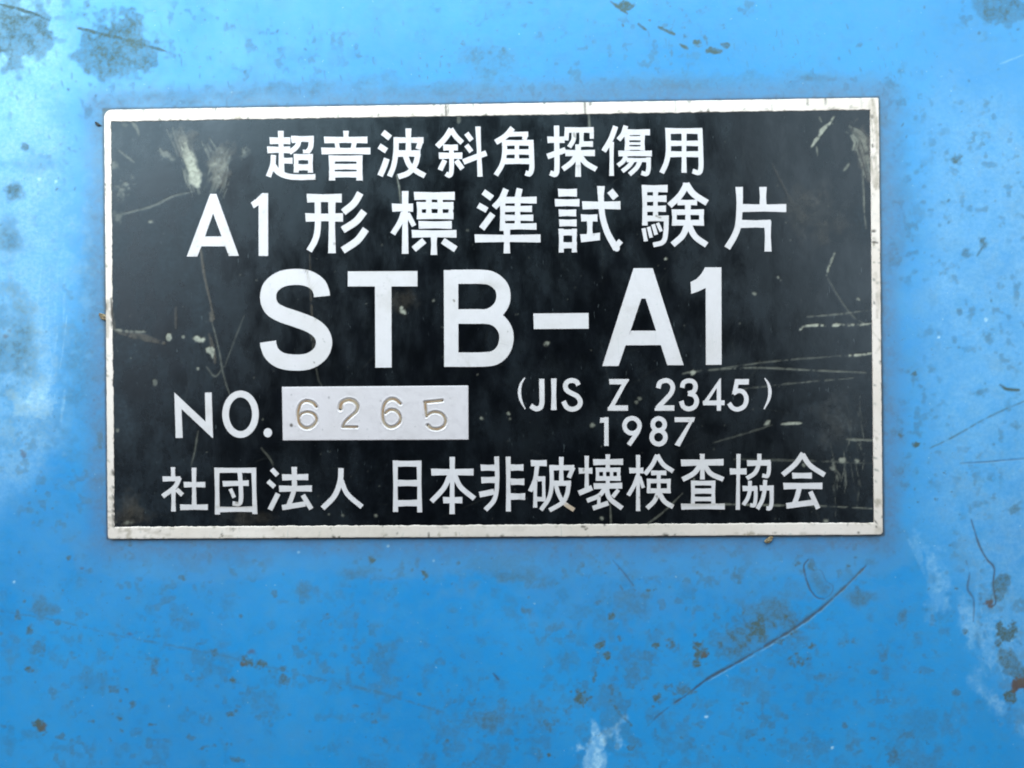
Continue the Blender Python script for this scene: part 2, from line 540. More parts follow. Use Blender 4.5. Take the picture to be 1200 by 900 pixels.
for x, y, rx, ry, s_ in ((818, 766, 6, 10, .8), (827, 768, 6, 5, .85), (817, 778, 4, 6, .8), (938, 772, 8, 6, .65), (948, 757, 4, 4, .8), (912, 753, 5, 3, .6), (912, 724, 4, 4, .6),
                         (838, 720, 5, 8, .45), (845, 738, 6, 6, .4), (862, 728, 5, 4, .4), (990, 752, 9, 5, .45), (1037, 765, 6, 7, .42), (1057, 720, 5, 8, .45), (865, 675, 6, 4, .5),
                         (870, 826, 5, 4, .6), (963, 793, 8, 4, .45), (1025, 787, 6, 3, .45), (861, 671, 2.5, 8, .5), (802, 806, 9, 6, .6), (1046, 883, 7, 8, .55), (1062, 861, 10, 5, .45),
                         (1078, 788, 4, 4, .5), (1120, 812, 4, 4, .5), (990, 850, 3, 3, .6), (1075, 850, 30, 18, .22), (950, 735, 6, 3, .4), (934, 661, 3, 3, .6)):
    blob(gr, x, y, rx, ry, s_, 0, .5, .8)
blob(ru, 827, 768, 4, 3, .6)
# hairs of dirt at the right edge
line(groove_shade, [(1138, 609), (1148, 640), (1157, 656), (1165, 666), (1164, 685), (1167, 706), (1161, 712)], 2.2, .85, rough=.5)
line(groove_shade, [(1132, 657), (1136, 672), (1134, 690), (1141, 703), (1141, 728)], 1.9, .6, .38, rough=.7)
blob(gr, 1174, 690, 9, 20, .62, 12, .4, .6)
blob(gr, 1158, 702, 10, 7, .5, 0, .4, .6)
blob(ru, 1160, 707, 6, 5, .9, 40, .4, .5)
blob(gr, 1179, 742, 11, 10, .75, -20, .4, .8)
blob(gr, 1170, 752, 5, 5, .6)
blob(gr, 1184, 778, 14, 16, .66, 0, .4, .6, .2)
blob(gr, 1197, 790, 10, 10, .6)
blob(ru, 1194, 802, 9, 8, .95, 0, .35, .5)
blob(gr, 1184, 816, 6, 7, .8)
blob(gr, 1131, 740, 4, 4, .6)
# right flank
for x, y, rx, ry, s_ in ((1120, 185, 7, 5, .65), (1072, 437, 5, 3.5, .7), (1056, 512, 3.5, 3, .85), (1074, 520, 3.5, 2.5, .85), (1158, 397, 5, 6, .45), (1150, 460, 8, 4, .45),
                         (1112, 315, 8, 3, .45), (1118, 325, 4, 5, .35), (1085, 390, 7, 6, .3), (1190, 500, 6, 4, .5), (1190, 596, 9, 5, .5), (1150, 590, 12, 4, .4), (1125, 365, 3, 4, .5),
                         (1152, 284, 4, 7, .6), (1130, 298, 8, 4, .5), (1075, 245, 12, 12, .24), (1060, 230, 20, 16, .18), (1125, 120, 4, 3, .3), (948, 92, 5, 3, .4), (1007, 53, 3, 2, .4)):
    blob(gr, x, y, rx, ry, s_, -20, .5, .7)
line(gr, [(1172, 451), (1180, 456), (1194, 457)], 4, .85)
line(gr, [(1090, 525), (1115, 513), (1160, 488), (1205, 468)], 2.4, .55, .35)
line(groove_shade, [(1128, 543), (1160, 541), (1205, 537)], 2.2, .55, .25)
line(gr, [(1145, 300), (1155, 284)], 3, .6)
line(scuff_sheen, [(1172, 75), (1200, 64)], 2, .3)
for x, y in ((1155, 375), (1100, 395), (46, 210), (65, 213), (272, 108), (17, 682), (508, 657), (350, 647), (975, 876), (828, 840), (455, 640)):
    blob(scuff_sheen, x, y, 1.8, 1.8, .8)
# pale scuffs, with streaks of reflected sky painted in at left and right
blob(scuff_sheen, 40, 468, 27, 27, .78, 0, .8, .6, .2)
blob(scuff_sheen, 48, 400, 15, 78, .55, -8, .9, .7, .3)
blob(scuff_sheen, 34, 345, 36, 44, .40, 0, .9, .8, .3)
blob(scuff_sheen, 70, 320, 30, 70, .26, 0, .9, .9, .3)
blob(scuff_sheen, 12, 505, 18, 14, .36, 0, .9, .8)
bundle(scuff_sheen, [(58, 300), (52, 380), (42, 450), (38, 500)], 30, 60, .4, 61, 2.6, .40)
bundle(scuff_sheen, [(1150, 640), (1170, 720), (1195, 790)], 40, 50, .26, 62, 2.6, .42)
blob(scuff_sheen, 706, 868, 26, 15, .70, -45, .5, .9, .6)
blob(scuff_sheen, 722, 852, 13, 17, .65, -20, .5, .9, .6)
blob(scuff_sheen, 695, 892, 16, 13, .65, 0, .5, .9, .5)
blob(scuff_sheen, 1150, 808, 17, 8, .34, 45, .9, .8, .6)
blob(scuff_sheen, 1172, 830, 22, 9, .36, 42, .9, .8, .6)
blob(scuff_sheen, 1195, 848, 16, 7, .3, 45, .9, .8, .6)
bundle(scuff_sheen, [(1070, 620), (1092, 660), (1100, 700)], 22, 16, .16, 4, 3.5, .42)
blob(scuff_sheen, 1098, 680, 13, 40, .34, -12, .9, .9, .5)
bundle(scuff_sheen, [(1130, 700), (1150, 750), (1165, 790)], 16, 12, .14, 5, 3.5, .42)
blob(scuff_sheen, 1150, 750, 14, 44, .34, -22, .9, .9, .5)
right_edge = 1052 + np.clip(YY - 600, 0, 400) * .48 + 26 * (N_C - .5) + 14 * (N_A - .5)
scuff_sheen = np.maximum(scuff_sheen, sstep(-10, 75, XX - right_edge) * .16 * (.3 + 1.4 * N_A) * sstep(20, 190, YY + 120 * (N_C - .5)))  # sky sheen of the right flank, painted into the colour
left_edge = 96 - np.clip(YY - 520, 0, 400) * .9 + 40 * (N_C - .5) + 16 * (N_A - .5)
scuff_sheen = np.maximum(scuff_sheen, sstep(-10, 60, left_edge - XX) * .26 * (.4 + 1.2 * N_A))  # same painted sheen down the left flank
# dull film around the plate (uneven lower edge)
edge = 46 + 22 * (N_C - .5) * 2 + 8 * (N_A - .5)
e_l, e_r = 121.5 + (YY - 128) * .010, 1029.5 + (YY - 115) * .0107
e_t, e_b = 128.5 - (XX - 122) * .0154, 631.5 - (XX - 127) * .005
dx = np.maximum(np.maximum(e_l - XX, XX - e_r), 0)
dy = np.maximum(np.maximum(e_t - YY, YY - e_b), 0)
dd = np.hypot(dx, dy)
fi = np.maximum(fi, (1 - sstep(edge - 6, edge + 10, dd)) * sstep(600, 640, YY) * .55)
for x, y, rx, ry, s_ in ((700, 690, 130, 40, .45), (60, 640, 120, 60, .35), (200, 690, 220, 50, .25), (1000, 660, 60, 40, .3), (880, 690, 80, 30, .4), (150, 860, 250, 70, .2)):
    blob(fi, x, y, rx, ry, s_, 0, .5, .8, .3)
fi = np.maximum(fi, (1 - sstep(10, 40 + 20 * (N_C - .5), dd)) * .45 * (YY < 620))
ha = (1 - sstep(0, 10 + 9 * (N_A - .3), dd)) * (.62 + .3 * (N_B - .5))  # grime and soft shade around the plate, painted together
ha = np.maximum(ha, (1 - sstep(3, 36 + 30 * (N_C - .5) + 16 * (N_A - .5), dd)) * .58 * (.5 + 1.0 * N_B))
groove_shade = np.maximum(groove_shade, (1 - sstep(.3, 2.6 + 2.2 * (N_B - .4), dd)) * (.35 + .8 * N_A))  # contact shadow at the plate edge, painted into this mask
ha = np.maximum(ha, (1 - sstep(.5, 4.5, dd)) * .95)  # darkest contact shade, painted tight along the edge
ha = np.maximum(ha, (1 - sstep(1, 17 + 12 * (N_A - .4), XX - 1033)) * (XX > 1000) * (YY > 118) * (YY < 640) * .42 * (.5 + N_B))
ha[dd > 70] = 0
# thin cloudy soiling everywhere, denser low down
cloud = sstep(.52, .68, N_A * .55 + N_B * .25 + N_C * .2) * (.10 + .16 * sstep(600, 760, YY))
cloud2 = sstep(.58, .74, fbm(9, 77, 4)) * .34 * sstep(.42, .6, N_C)
gr = np.maximum(gr, np.maximum(cloud, cloud2))
# random small flecks
r = random.Random(5)
for _ in range(1100):
    x, y = r.uniform(-50, 1250), r.uniform(-50, 950)
    dens = .35 + .65 * (N_C[int(y) + 60, int(x) + 60] > .5)
    if r.random() > dens:
        continue
    blob(gr, x, y, r.uniform(.8, 2.6), r.uniform(.7, 1.8), r.uniform(.2, .7), r.uniform(0, 180), .6, .6)
for _ in range(330):
    x, y = r.uniform(-20, 1100), r.gauss(75, 42)
    a = r.uniform(.9, 1.6)
    l = r.uniform(3, 9)
    line(gr, [(x, y), (x + l * math.cos(a) * .6, y + l * math.sin(a))], r.uniform(1, 2), r.uniform(.15, .5))

# ================================================================== THE BLUE SURFACE
S0 = 0.083


def axis(a0, a1, fine, lo, hi):
    m = np.arange(a0, a1 + fine, fine)
    left, step, x = [], fine, a0
    while x > lo:
        step *= 1.35
        x -= step
        left.append(max(x, lo))
    right, step, x = [], fine, m[-1]
    while x < hi:
        step *= 1.35
        x += step
        right.append(min(x, hi))
    return np.array(left[::-1] + list(m) + right)


c00, c11 = to_plane([(-45, -45)])[0], to_plane([(1245, 945)])[0]
gx = axis(c00[0], c11[0], .102, -150, 160)
gy = axis(c11[1], c00[1], .102, -140, 130)
GX, GY = np.meshgrid(gx, gy)
P = np.column_stack([GX.ravel(), GY.ravel()])
uv = to_photo(P)
att1 = np.stack([sample(gr, uv), sample(ru, uv), sample(scuff_sheen, uv)], 1)
att2 = np.stack([sample(fi, uv), sample(groove_shade, uv), sample(ha, uv)], 1)
z = -0.012 * att2[:, 1] + 0.008 * att1[:, 1] + .012 * np.sin(P[:, 0] * .21 + 1) * np.sin(P[:, 1] * .17) + .012 * (sample(N_C, uv) - .5)
V = np.column_stack([P, z]) * MM
nx, ny = len(gx), len(gy)
I = np.arange(nx * ny).reshape(ny, nx)
q = np.stack([I[:-1, :-1], I[:-1, 1:], I[1:, 1:], I[1:, :-1]], -1).reshape(-1, 4)
cen = (P[q[:, 0]] + P[q[:, 2]]) / 2
hid = (abs(cen[:, 0]) < PLATE_W / 2 - 1.2) & (abs(cen[:, 1]) < PLATE_H / 2 - 1.2)
q = q[~hid]
# drop vertices that nothing uses any more
used = np.zeros(len(V), bool)
used[q.ravel()] = True
remap = np.cumsum(used) - 1
# edge of the sheet turned down: gives the metal its thickness
V2, q2, a1, a2 = V[used], remap[q], att1[used], att2[used]
ring = np.concatenate([I[0, :], I[1:, -1], I[-1, -2::-1], I[-2:0:-1, 0]])
rr = remap[ring]
low = V2[rr].copy()
low[:, 2] -= 2.0 * MM
nb = len(V2)
V2 = np.vstack([V2, low])
a1 = np.vstack([a1, a1[rr]])
a2 = np.vstack([a2, a2[rr]])
k = np.arange(len(rr))
k2 = (k + 1) % len(rr)
q2 = np.vstack([q2, np.stack([rr[k2], rr[k], nb + k, nb + k2], 1)])
surf = make_obj('painted_metal_surface', V2, q2, M_BLUE, attr_={'wear': a1, 'marks': a2}, shade=True)  # 'wear' also carries the painted sky sheen
surf['kind'] = 'structure'
surf['label'] = 'worn bright blue painted metal surface behind the nameplate'

# ================================================================== THE NAMEPLATE
plate = bpy.data.objects.new('nameplate', None)
COL.objects.link(plate)
plate['label'] = 'black and silver metal nameplate with Japanese lettering on the worn blue paint'
plate['category'] = 'nameplate'

# --- wear and painted sheen of the black field
sc_, dirt_sheen, br = new_mask(), new_mask(), new_mask()
bundle(sc_, [(206, 148), (214, 172), (224, 198), (232, 228)], 15, 34, .42, 21, 1.5, .42)
bundle(sc_, [(214, 168), (222, 190), (228, 212)], 8, 40, .95, 22, 2.0, .34)
bundle(sc_, [(244, 162), (256, 188), (254, 208), (247, 226)], 15, 34, .42, 23, 1.5, .42)
bundle(sc_, [(270, 176), (262, 196), (254, 214)], 10, 26, .42, 24, 1.4, .42)
blob(sc_, 228, 204, 5.5, 26, 1.0, -15, .6, .9, .2)
blob(sc_, 219, 172, 5, 12, .7, -15, .8, .9, .5)
blob(sc_, 255, 196, 8, 26, .62, 10, .9, .9, .6)
blob(br, 215, 165, 12, 18, .6, -15, .5, .6)
blob(br, 254, 205, 12, 24, .6, 8, .5, .6)
blob(br, 262, 180, 9, 12, .5, 8, .5, .6)
blob(sc_, 146, 220, 9, 10, .5, 20, .5, .8, .5)
blob(sc_, 194, 181, 9, 3.5, .42, 35, .5, .7)
blob(sc_, 287, 178, 5, 6, .4, 0, .5, .7)
blob(sc_, 176, 260, 4, 3, .6)
blob(sc_, 133, 192, 4, 6, .4)
line(sc_, [(134, 253), (155, 248), (180, 241), (203, 230), (225, 225)], 2.4, .36, .34)
blob(sc_, 138, 254, 6, 6, .32, 0, .6, .8)
line(sc_, [(139, 176), (148, 183), (157, 190)], 2.4, .4, .3)
line(sc_, [(154, 142), (160, 150), (163, 158)], 4, .4, .35)
blob(sc_, 145, 145, 5, 3, .3)
# left edge, level with the crumb
line(br, [(130, 386), (150, 391), (175, 397), (192, 402)], 7, .75, .40)
line(br, [(128, 358), (131, 372), (134, 385)], 6, .8, .3)
line(sc_, [(131, 386), (150, 388), (170, 389)], 3, .45, .42)
for x, y, rx, ry, s_, a in ((198, 395, 2.4, 3.6, .7, 0), (214, 395, 2.2, 2.6, .6, 0), (234, 397, 7, 3, .85, 15), (246, 409, 4, 4.5, .75, 40), (249, 416, 2.4, 4.5, .7, 0), (232, 432, 2, 2, .5, 0),
                            (168, 388, 2.4, 2, .5, 0), (182, 449, 3, 3, .35, 0), (138, 505, 2.5, 2.5, .4, 0), (124, 399, 2, 3, .4, 0)):
    blob(sc_, x, y, rx, ry, s_, a, .35, .5)
line(br, [(245, 392), (250, 410), (252, 425)], 4, .7)
line(br, [(206, 360), (206, 385)], 2.4, .6, .3)
line(br, [(234, 285), (240, 325), (246, 352), (250, 372)], 2.6, 1.0, .25)
blob(br, 249, 370, 3, 6, 1.0)
line(sc_, [(247, 372), (256, 408), (262, 440), (269, 462)], 1.6, .34, .28)
line(sc_, [(286, 370), (275, 398), (263, 430)], 1.8, .22, .28)
line(sc_, [(242, 430), (252, 441), (262, 430)], 1.8, .3, .3)
line(sc_, [(306, 525), (316, 537), (320, 545)], 2, .3)
line(sc_, [(232, 505), (228, 530), (224, 545)], 2, .28, .3)
line(br, [(363, 298), (364, 330), (366, 380), (369, 410)], 2.2, .6, .35)
line(sc_, [(364, 392), (372, 440), (377, 452)], 1.8, .22, .3)
line(sc_, [(465, 205), (468, 222), (470, 240)], 2, .55, .2)
line(sc_, [(690, 134), (691, 148), (692, 158)], 2.4, .5, .2)
blob(sc_, 537, 140, 2.5, 4, .35)
# top right
line(sc_, [(977, 137), (971, 146), (963, 153), (957, 163), (951, 172)], 3.6, .8, .42, rough=1.0)
line(sc_, [(957, 172), (958, 182)], 2, .4)
line(sc_, [(960, 137), (963, 143)], 2, .4)
bundle(sc_, [(993, 151), (1008, 160), (1016, 182), (1024, 210)], 11, 34, .5, 31, 1.4, .42)
blob(br, 1014, 175, 10, 30, .6, -15, .5, .7)
bundle(sc_, [(998, 158), (1002, 168), (999, 176)], 6, 16, .6, 32, 1.4, .3)
line(sc_, [(1010, 190), (1012, 220), (1013, 250), (1015, 268)], 1.8, .42, .35)
line(sc_, [(995, 192), (989, 200)], 3, .5)
line(sc_, [(978, 297), (973, 308), (969, 322)], 3.6, .7, .42, rough=1.0)
line(sc_, [(970, 326), (984, 350), (1000, 371), (1018, 382)], 2, .25, .36)
line(br, [(905, 192), (925, 232), (940, 262)], 2.2, .3, .4)
blob(br, 955, 250, 34, 24, .4, 20, .6, .8, .5)
# right side streaks
line(sc_, [(938, 386), (945, 382), (970, 381), (1000, 381), (1023, 379)], 3.0, .85, .42, rough=.9)
line(sc_, [(946, 371), (975, 369), (1000, 366), (1023, 363)], 1.9, .38, .44)
line(sc_, [(985, 417), (1005, 416), (1022, 414)], 2.8, .85, .42)
line(sc_, [(800, 438), (850, 431), (910, 423), (985, 417)], 1.7, .32, .42)
line(sc_, [(800, 438), (815, 435), (880, 431), (950, 434), (1022, 437)], 1.9, .40, .40)
blob(sc_, 812, 437, 3, 3, .7)
line(sc_, [(870, 456), (930, 449), (1000, 443)], 1.7, .34, .44)
blob(sc_, 898, 497, 4, 2.6, .6, -20)
line(sc_, [(916, 497), (928, 496), (939, 496)], 2.8, .75, .36)
line(sc_, [(835, 519), (870, 509), (905, 498)], 2, .22, .38)
line(sc_, [(992, 515), (1022, 516)], 3.0, .42, .3)
line(sc_, [(860, 538), (950, 540), (1022, 543)], 2.4, .24, .38)
line(sc_, [(800, 592), (850, 591), (900, 592), (960, 593), (1022, 596)], 1.9, .45, .42)
line(sc_, [(752, 618), (775, 602), (800, 578)], 2, .30, .3)
line(sc_, [(715, 590), (716, 617)], 1.8, .34, .2)
blob(dirt_sheen, 978, 490, 30, 28, 1.0, 20, .6, .7, .4)
blob(br, 980, 492, 22, 24, .28, 0, .7, .7, .4)
blob(sc_, 987, 539, 4, 3.4, .6, 30)
blob(sc_, 1004, 540, 2.5, 3, .5)
rr_ = random.Random(9)
for _ in range(34):
    x, y = rr_.uniform(972, 1018), rr_.uniform(460, 600)
    a = rr_.gauss(1.35, .22)
    l = rr_.uniform(12, 60)
    x2, y2 = x + l * math.cos(a), y + l * math.sin(a)
    if y2 < 612 and x2 < 1023:
        line(sc_, [(x, y), ((x + x2) / 2 + rr_.gauss(0, 1.5), (y + y2) / 2), (x2, y2)], rr_.uniform(.8, 1.4), rr_.uniform(.12, .42), .42)
for _ in range(60):
    x, y = rr_.uniform(700, 1018), rr_.uniform(150, 470)
    a = rr_.gauss(-1.0, .5)
    l = rr_.uniform(10, 50)
    line(sc_, [(x, y), (x + l * math.cos(a), y + l * math.sin(a))], rr_.uniform(.9, 1.4), rr_.uniform(.03, .08), .36)
for _ in range(70):
    x, y = rr_.uniform(135, 1018), rr_.uniform(145, 612)
    a = rr_.uniform(0, 3.14)
    l = rr_.uniform(8, 60)
    line(sc_, [(x, y), (x + l * math.cos(a), y + l * math.sin(a))], rr_.uniform(.9, 1.4), rr_.uniform(.03, .09), .36)
for x, y, r1, s_ in ((642, 402, 4, .55), (473, 365, 3, .75), (471, 361, 1.8, .7), (548, 270, 2.6, .25), (884, 344, 2, .6), (867, 379, 2, .6), (912, 325, 1.8, .6), (1006, 351, 2, .6),
                     (750, 467, 2.4, .4), (746, 471, 2, .35), (694, 498, 2.4, .45), (508, 352, 1.8, .6), (564, 490, 1.8, .5), (596, 485, 2, .5), (598, 491, 1.5, .5), (386, 603, 2, .4),
                     (402, 604, 2, .4), (441, 604, 2, .45), (705, 607, 2, .5), (942, 545, 2.4, .5), (976, 549, 2.5, .5), (968, 610, 3, .5), (150, 612, 3, .4), (780, 303, 1.6, .7), (663, 378, 1.6, .5)):
    blob(sc_, x, y, r1, r1 * .8, s_, 30, .5, .6)
for _ in range(260):
    x, y = rr_.uniform(132, 1020), rr_.uniform(143, 614)
    big = rr_.random() < .12
    blob(sc_, x, y, rr_.uniform(.5, 1.0) * (1.3 if big else 1), rr_.uniform(.5, 1.0), rr_.uniform(.08, .5 if big else .28), rr_.uniform(0, 180), .6, .5)
blob(br, 150, 600, 22, 16, .5, 0, .6, .8, .4)
blob(br, 471, 352, 14, 12, .35, 0, .6, .8, .4)
blob(br, 300, 607, 26, 8, .3, 0, .6, .8, .5)
blob(sc_, 151, 613, 10, 2.5, .3, 0, .6, .8)
sc_ = sc_ ** 1.5
# fine dirt on the enamel, with reflected light painted in at both sides
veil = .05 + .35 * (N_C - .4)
veil += .55 * np.exp(-((XX - 130) / 130) ** 2) * (.55 + .9 * (N_W - .3))  # reflected light on the left side, painted as a pale haze
veil += .35 * np.exp(-((XX - 1020) / 45) ** 2) * (.4 + N_A)  # narrower painted reflection by the right edge
dirt_sheen = np.clip(np.maximum(dirt_sheen, veil), 0, 1)

# --- extents
ox0, oy0 = -PLATE_W / 2, -PLATE_H / 2
ox1, oy1 = PLATE_W / 2, PLATE_H / 2
inn = to_plane([(130, 141.5), (1021.5, 129.5), (1023, 612), (134, 618)], Z_TOP)
ix0, ix1 = (inn[0, 0] + inn[3, 0]) / 2, (inn[1, 0] + inn[2, 0]) / 2
iy1, iy0 = (inn[0, 1] + inn[1, 1]) / 2, (inn[2, 1] + inn[3, 1]) / 2


def loop_pts(x0, y0, x1, y1, rad, step):
    """closed rounded rectangle, counter-clockwise, even spacing per side"""
    pts = []
    cs = [(x1 - rad[0], y1 - rad[0], 0, rad[0]), (x0 + rad[1], y1 - rad[1], 90, rad[1]), (x0 + rad[2], y0 + rad[2], 180, rad[2]), (x1 - rad[3], y0 + rad[3], 270, rad[3])]
    for i, (cx, cy, a0, r0) in enumerate(cs):
        for t in np.linspace(0, 90, 13):
            a = math.radians(a0 + t)
            pts.append((cx + r0 * math.cos(a), cy + r0 * math.sin(a)))
        nx_, ny_, na, nr = cs[(i + 1) % 4]
        e = (nx_ + nr * math.cos(math.radians(na)), ny_ + nr * math.sin(math.radians(na)))
        s = pts[-1]
        n = NSIDE[i]
        for j in range(1, n):
            pts.append((s[0] + (e[0] - s[0]) * j / n, s[1] + (e[1] - s[1]) * j / n))
    return np.array(pts)


NSIDE = [700, 400, 700, 400]
# base plate: a thin sheet under everything
rad_o = (.18, .75, .30, .35)
base_loop = loop_pts(ox0, oy0, ox1, oy1, rad_o, .1)[::6]
bm_v, bm_f = [], []
n = len(base_loop)
zs = [0.025, 0.06, 0.27, 0.30]
ins = [.05, .01, .01, .06]
for zz, i_ in zip(zs, ins):
    sc2 = np.array([(PLATE_W - 2 * i_ - .1) / PLATE_W, (PLATE_H - 2 * i_ - .1) / PLATE_H])
    bm_v += [(x * sc2[0], y * sc2[1], zz) for x, y in base_loop]
for l in range(3):
    for i in range(n):
        j = (i + 1) % n
        bm_f.append((l * n + i, l * n + j, (l + 1) * n + j, (l + 1) * n + i))
bm_f.append(tuple(range(3 * n, 4 * n)))
bm_f.append(tuple(range(n - 1, -1, -1)))
make_obj('base_plate', np.array(bm_v) * MM, bm_f, M_RIM, plate)

# --- rim wear
rc, rb, ro_ = new_mask(), new_mask(), new_mask()
for x, y0_, y1_, wd, s_ in ((522, 118, 135, 2.2, 1), (525, 120, 133, 1.6, .8), (685, 116, 133, 2.0, .95), (691, 113, 122, 3, .7), (791, 114, 130, 1.4, .6), (904, 122, 130, 1.5, .5), (946, 114, 121, 1.5, .8),
                            (967, 113, 122, 2.0, .95), (168, 124, 132, 1.8, .6), (554, 118, 124, 3, .7), (1009, 116, 126, 1.5, .4), (261, 137, 142, 1.5, .6), (220, 138, 143, 2, .5), (375, 134, 141, 1.5, .6), (396, 132, 141, 1.5, .6)):
    line(rc, [(x, y0_), (x + .8, y1_)], wd, s_, .2, taper=False)
line(rb, [(1022, 116), (1027, 150), (1028, 180)], 5, .7, .36)
line(rb, [(1018, 118), (1024, 165)], 2, .8, .3)
bundle(rb, [(1022, 180), (1026, 205), (1029, 222)], 7, 26, .8, 41, 2, .3)
line(rb, [(1026, 320), (1029, 345), (1028, 372)], 5, .45, .4)
line(rb, [(1020, 386), (1032, 402), (1026, 414)], 2, .5, .3)
line(rb, [(125, 160), (126, 182)], 4, .55, .35)
blob(rc, 124, 360, 2, 8, .6)
line(rc, [(130, 350), (131, 365), (131, 382)], 3.2, .95, .28)
line(rb, [(126, 352), (127, 372), (126, 395)], 6, .6, .38)
for _ in range(16):
    y = rr_.uniform(545, 620)
    line(rc, [(131.5, y), (134, y + rr_.uniform(2, 6))], rr_.uniform(1, 2.6), .85, .2)
    line(rb, [(rr_.uniform(126, 130), y + 2), (133, y + rr_.uniform(3, 9))], rr_.uniform(1.2, 3), .6, .25)
for x, y, rx, ry, s_ in ((152, 624, 4, 7, .75), (147, 622, 8, 2, .6), (185, 624, 8, 3, .5), (195, 627, 4, 2, .5), (165, 620, 12, 2, .6), (270, 629, 6, 2, .5), (408, 626, 5, 5, .25), (448, 626, 3, 3, .4),
                         (610, 619, 14, 3, .3), (880, 625, 7, 4, .9), (890, 627, 10, 3, .9), (860, 625, 5, 2, .6), (1028, 588, 3, 3, .8), (1027, 593, 5, 2, .6), (1030, 622, 6, 4, .4), (1027, 515, 2, 3, .6),
                         (560, 631, 5, 1.5, .5), (900, 628, 8, 2, .7), (945, 626, 8, 2, .4), (720, 628, 10, 1.5, .4), (330, 631, 8, 1.5, .5), (340, 617, 5, 2, .3), (1025, 120, 6, 5, .5), (125, 133, 5, 5, .3)):
    blob(rb, x, y, rx, ry, s_, 0, .5, .8)
for _ in range(420):
    t = rr_.random()
    side = rr_.choice('ttbblr')
    if side == 't':
        x, y = 125 + t * 900, 129 - t * 14 + rr_.choice((-1, 12)) + rr_.gauss(0, 1)
    elif side == 'b':
        x, y = 127 + t * 905, 619 - t * 6 + rr_.choice((-1, 12)) + rr_.gauss(0, 1.5)
    elif side == 'l':
        x, y = 122 + t * 5 + rr_.choice((0, 8)), 130 + t * 500
    else:
        x, y = 1030 + t * 5 - rr_.choice((0, 8)), 115 + t * 510
    blob(rb if rr_.random() < .6 else rc, x, y, rr_.uniform(.7, 3.2), rr_.uniform(.5, 1.5), rr_.uniform(.25, .95), rr_.uniform(0, 90), .5, .6)
# faint brown tint along the middle of the bottom rim
rim_tint = new_mask()
rim_tint[(YY > 600)] = .16
rb = np.maximum(rb, rim_tint * (.5 + N_A) * sstep(300, 420, XX) * (1 - sstep(760, 900, XX)))

lo_o = loop_pts(ox0, oy0, ox1, oy1, rad_o, .1)
lo_i = loop_pts(ix0, iy0, ix1, iy1, (.06, .10, .06, .06), .1)
pr = [(0, .30, .02), (0.0, Z_TOP - .03, 0), (.035, Z_TOP - .004, 0), (.09, Z_TOP, 0), (.2, Z_TOP, 0), (.35, Z_TOP, 0), (.5, Z_TOP, 0), (.65, Z_TOP, 0), (.8, Z_TOP, 0), (.92, Z_TOP, 0),
      (.985, Z_TOP - .003, 0), (1.0, Z_TOP - .02, 0), (1.0, Z_FIELD - .02, 0)]
n = len(lo_o)
uvl = to_photo(lo_i, Z_TOP)
jit = (sample(N_F, uvl) - .5) * .11 + (sample(N_B, uvl) - .5) * .10
jit_o = (sample(N_B, to_photo(lo_o * .995, Z_TOP)) - .5) * .07
VV = []
for t, zz, _ in pr:
    p_ = lo_o * (1 - t) + lo_i * t
    dirv = lo_i - lo_o
    dirv /= np.linalg.norm(dirv, axis=1)[:, None] + 1e-9
    p_ = p_ + dirv * (jit * t ** 4)[:, None] + dirv * (jit_o * (1 - t) ** 4)[:, None]
    zz_ = zz + (np.sin(np.arange(n) * .013) * .006 if t > 0 else 0)
    VV.append(np.column_stack([p_, np.full(n, zz) + (zz_ - zz) * (zz > .35)]))
VV = np.vstack(VV)
i = np.arange(n)
j = (i + 1) % n
FF = np.vstack([np.stack([l * n + i, l * n + j, (l + 1) * n + j, (l + 1) * n + i], 1) for l in range(len(pr) - 1)])
uvr = to_photo(VV[:, :2], Z_TOP)
make_obj('border_frame', VV * MM, FF, M_RIM, plate, attr_={'wear': np.stack([sample(rc, uvr), sample(rb, uvr), sample(ro_, uvr)], 1)}, shade=True)

# --- black field
fx = np.arange(ix0 - .03, ix1 + .05, .098)
fy = np.arange(iy0 - .03, iy1 + .05, .098)
FX, FY = np.meshgrid(fx, fy)
P = np.column_stack([FX.ravel(), FY.ravel()])
uv = to_photo(P, Z_FIELD)
att = np.stack([sample(sc_, uv), sample(dirt_sheen, uv), sample(br, uv)], 1)
z = Z_FIELD + .006 * (sample(N_C, uv) - .5) - .006 * att[:, 0] + .004 * att[:, 2]
I = np.arange(len(P)).reshape(len(fy), len(fx))
q = np.stack([I[:-1, :-1], I[:-1, 1:], I[1:, 1:], I[1:, :-1]], -1).reshape(-1, 4)
make_obj('black_field', np.column_stack([P, z]) * MM, q, M_BLACK, plate, attr_={'wear': att}, shade=True)  # 'wear' also carries the reflection painted at the sides


# ------------------------------------------------------------------ lettering
def stroke(pts, wd, curve=None):
    """outline polygon(s) of one brush-less sign stroke with square ends; wd may vary along it"""
    P = list(pts)
    if curve is None:
        curve = len(P) > 2
    ws = list(wd) if isinstance(wd, (list, tuple)) else [wd] * len(P)
    if curve:
        Q = smooth(P, 8)
        W_ = np.interp(np.linspace(0, len(P) - 1, len(Q)), range(len(P)), ws)
    else:
        Q, W_ = P, ws
    Q = np.array(Q, float)
    T = np.gradient(Q, axis=0) if len(Q) > 2 else np.repeat([Q[1] - Q[0]], 2, 0)
    T /= np.linalg.norm(T, axis=1)[:, None] + 1e-9
    N = np.column_stack([-T[:, 1], T[:, 0]])
    h = np.array(W_)[:, None] / 2
    Lf, Rt = Q + N * h, Q - N * h
    # one quad per step: the union below welds them
    return [[Lf[k], Lf[k + 1], Rt[k + 1], Rt[k]] for k in range(len(Q) - 1)]


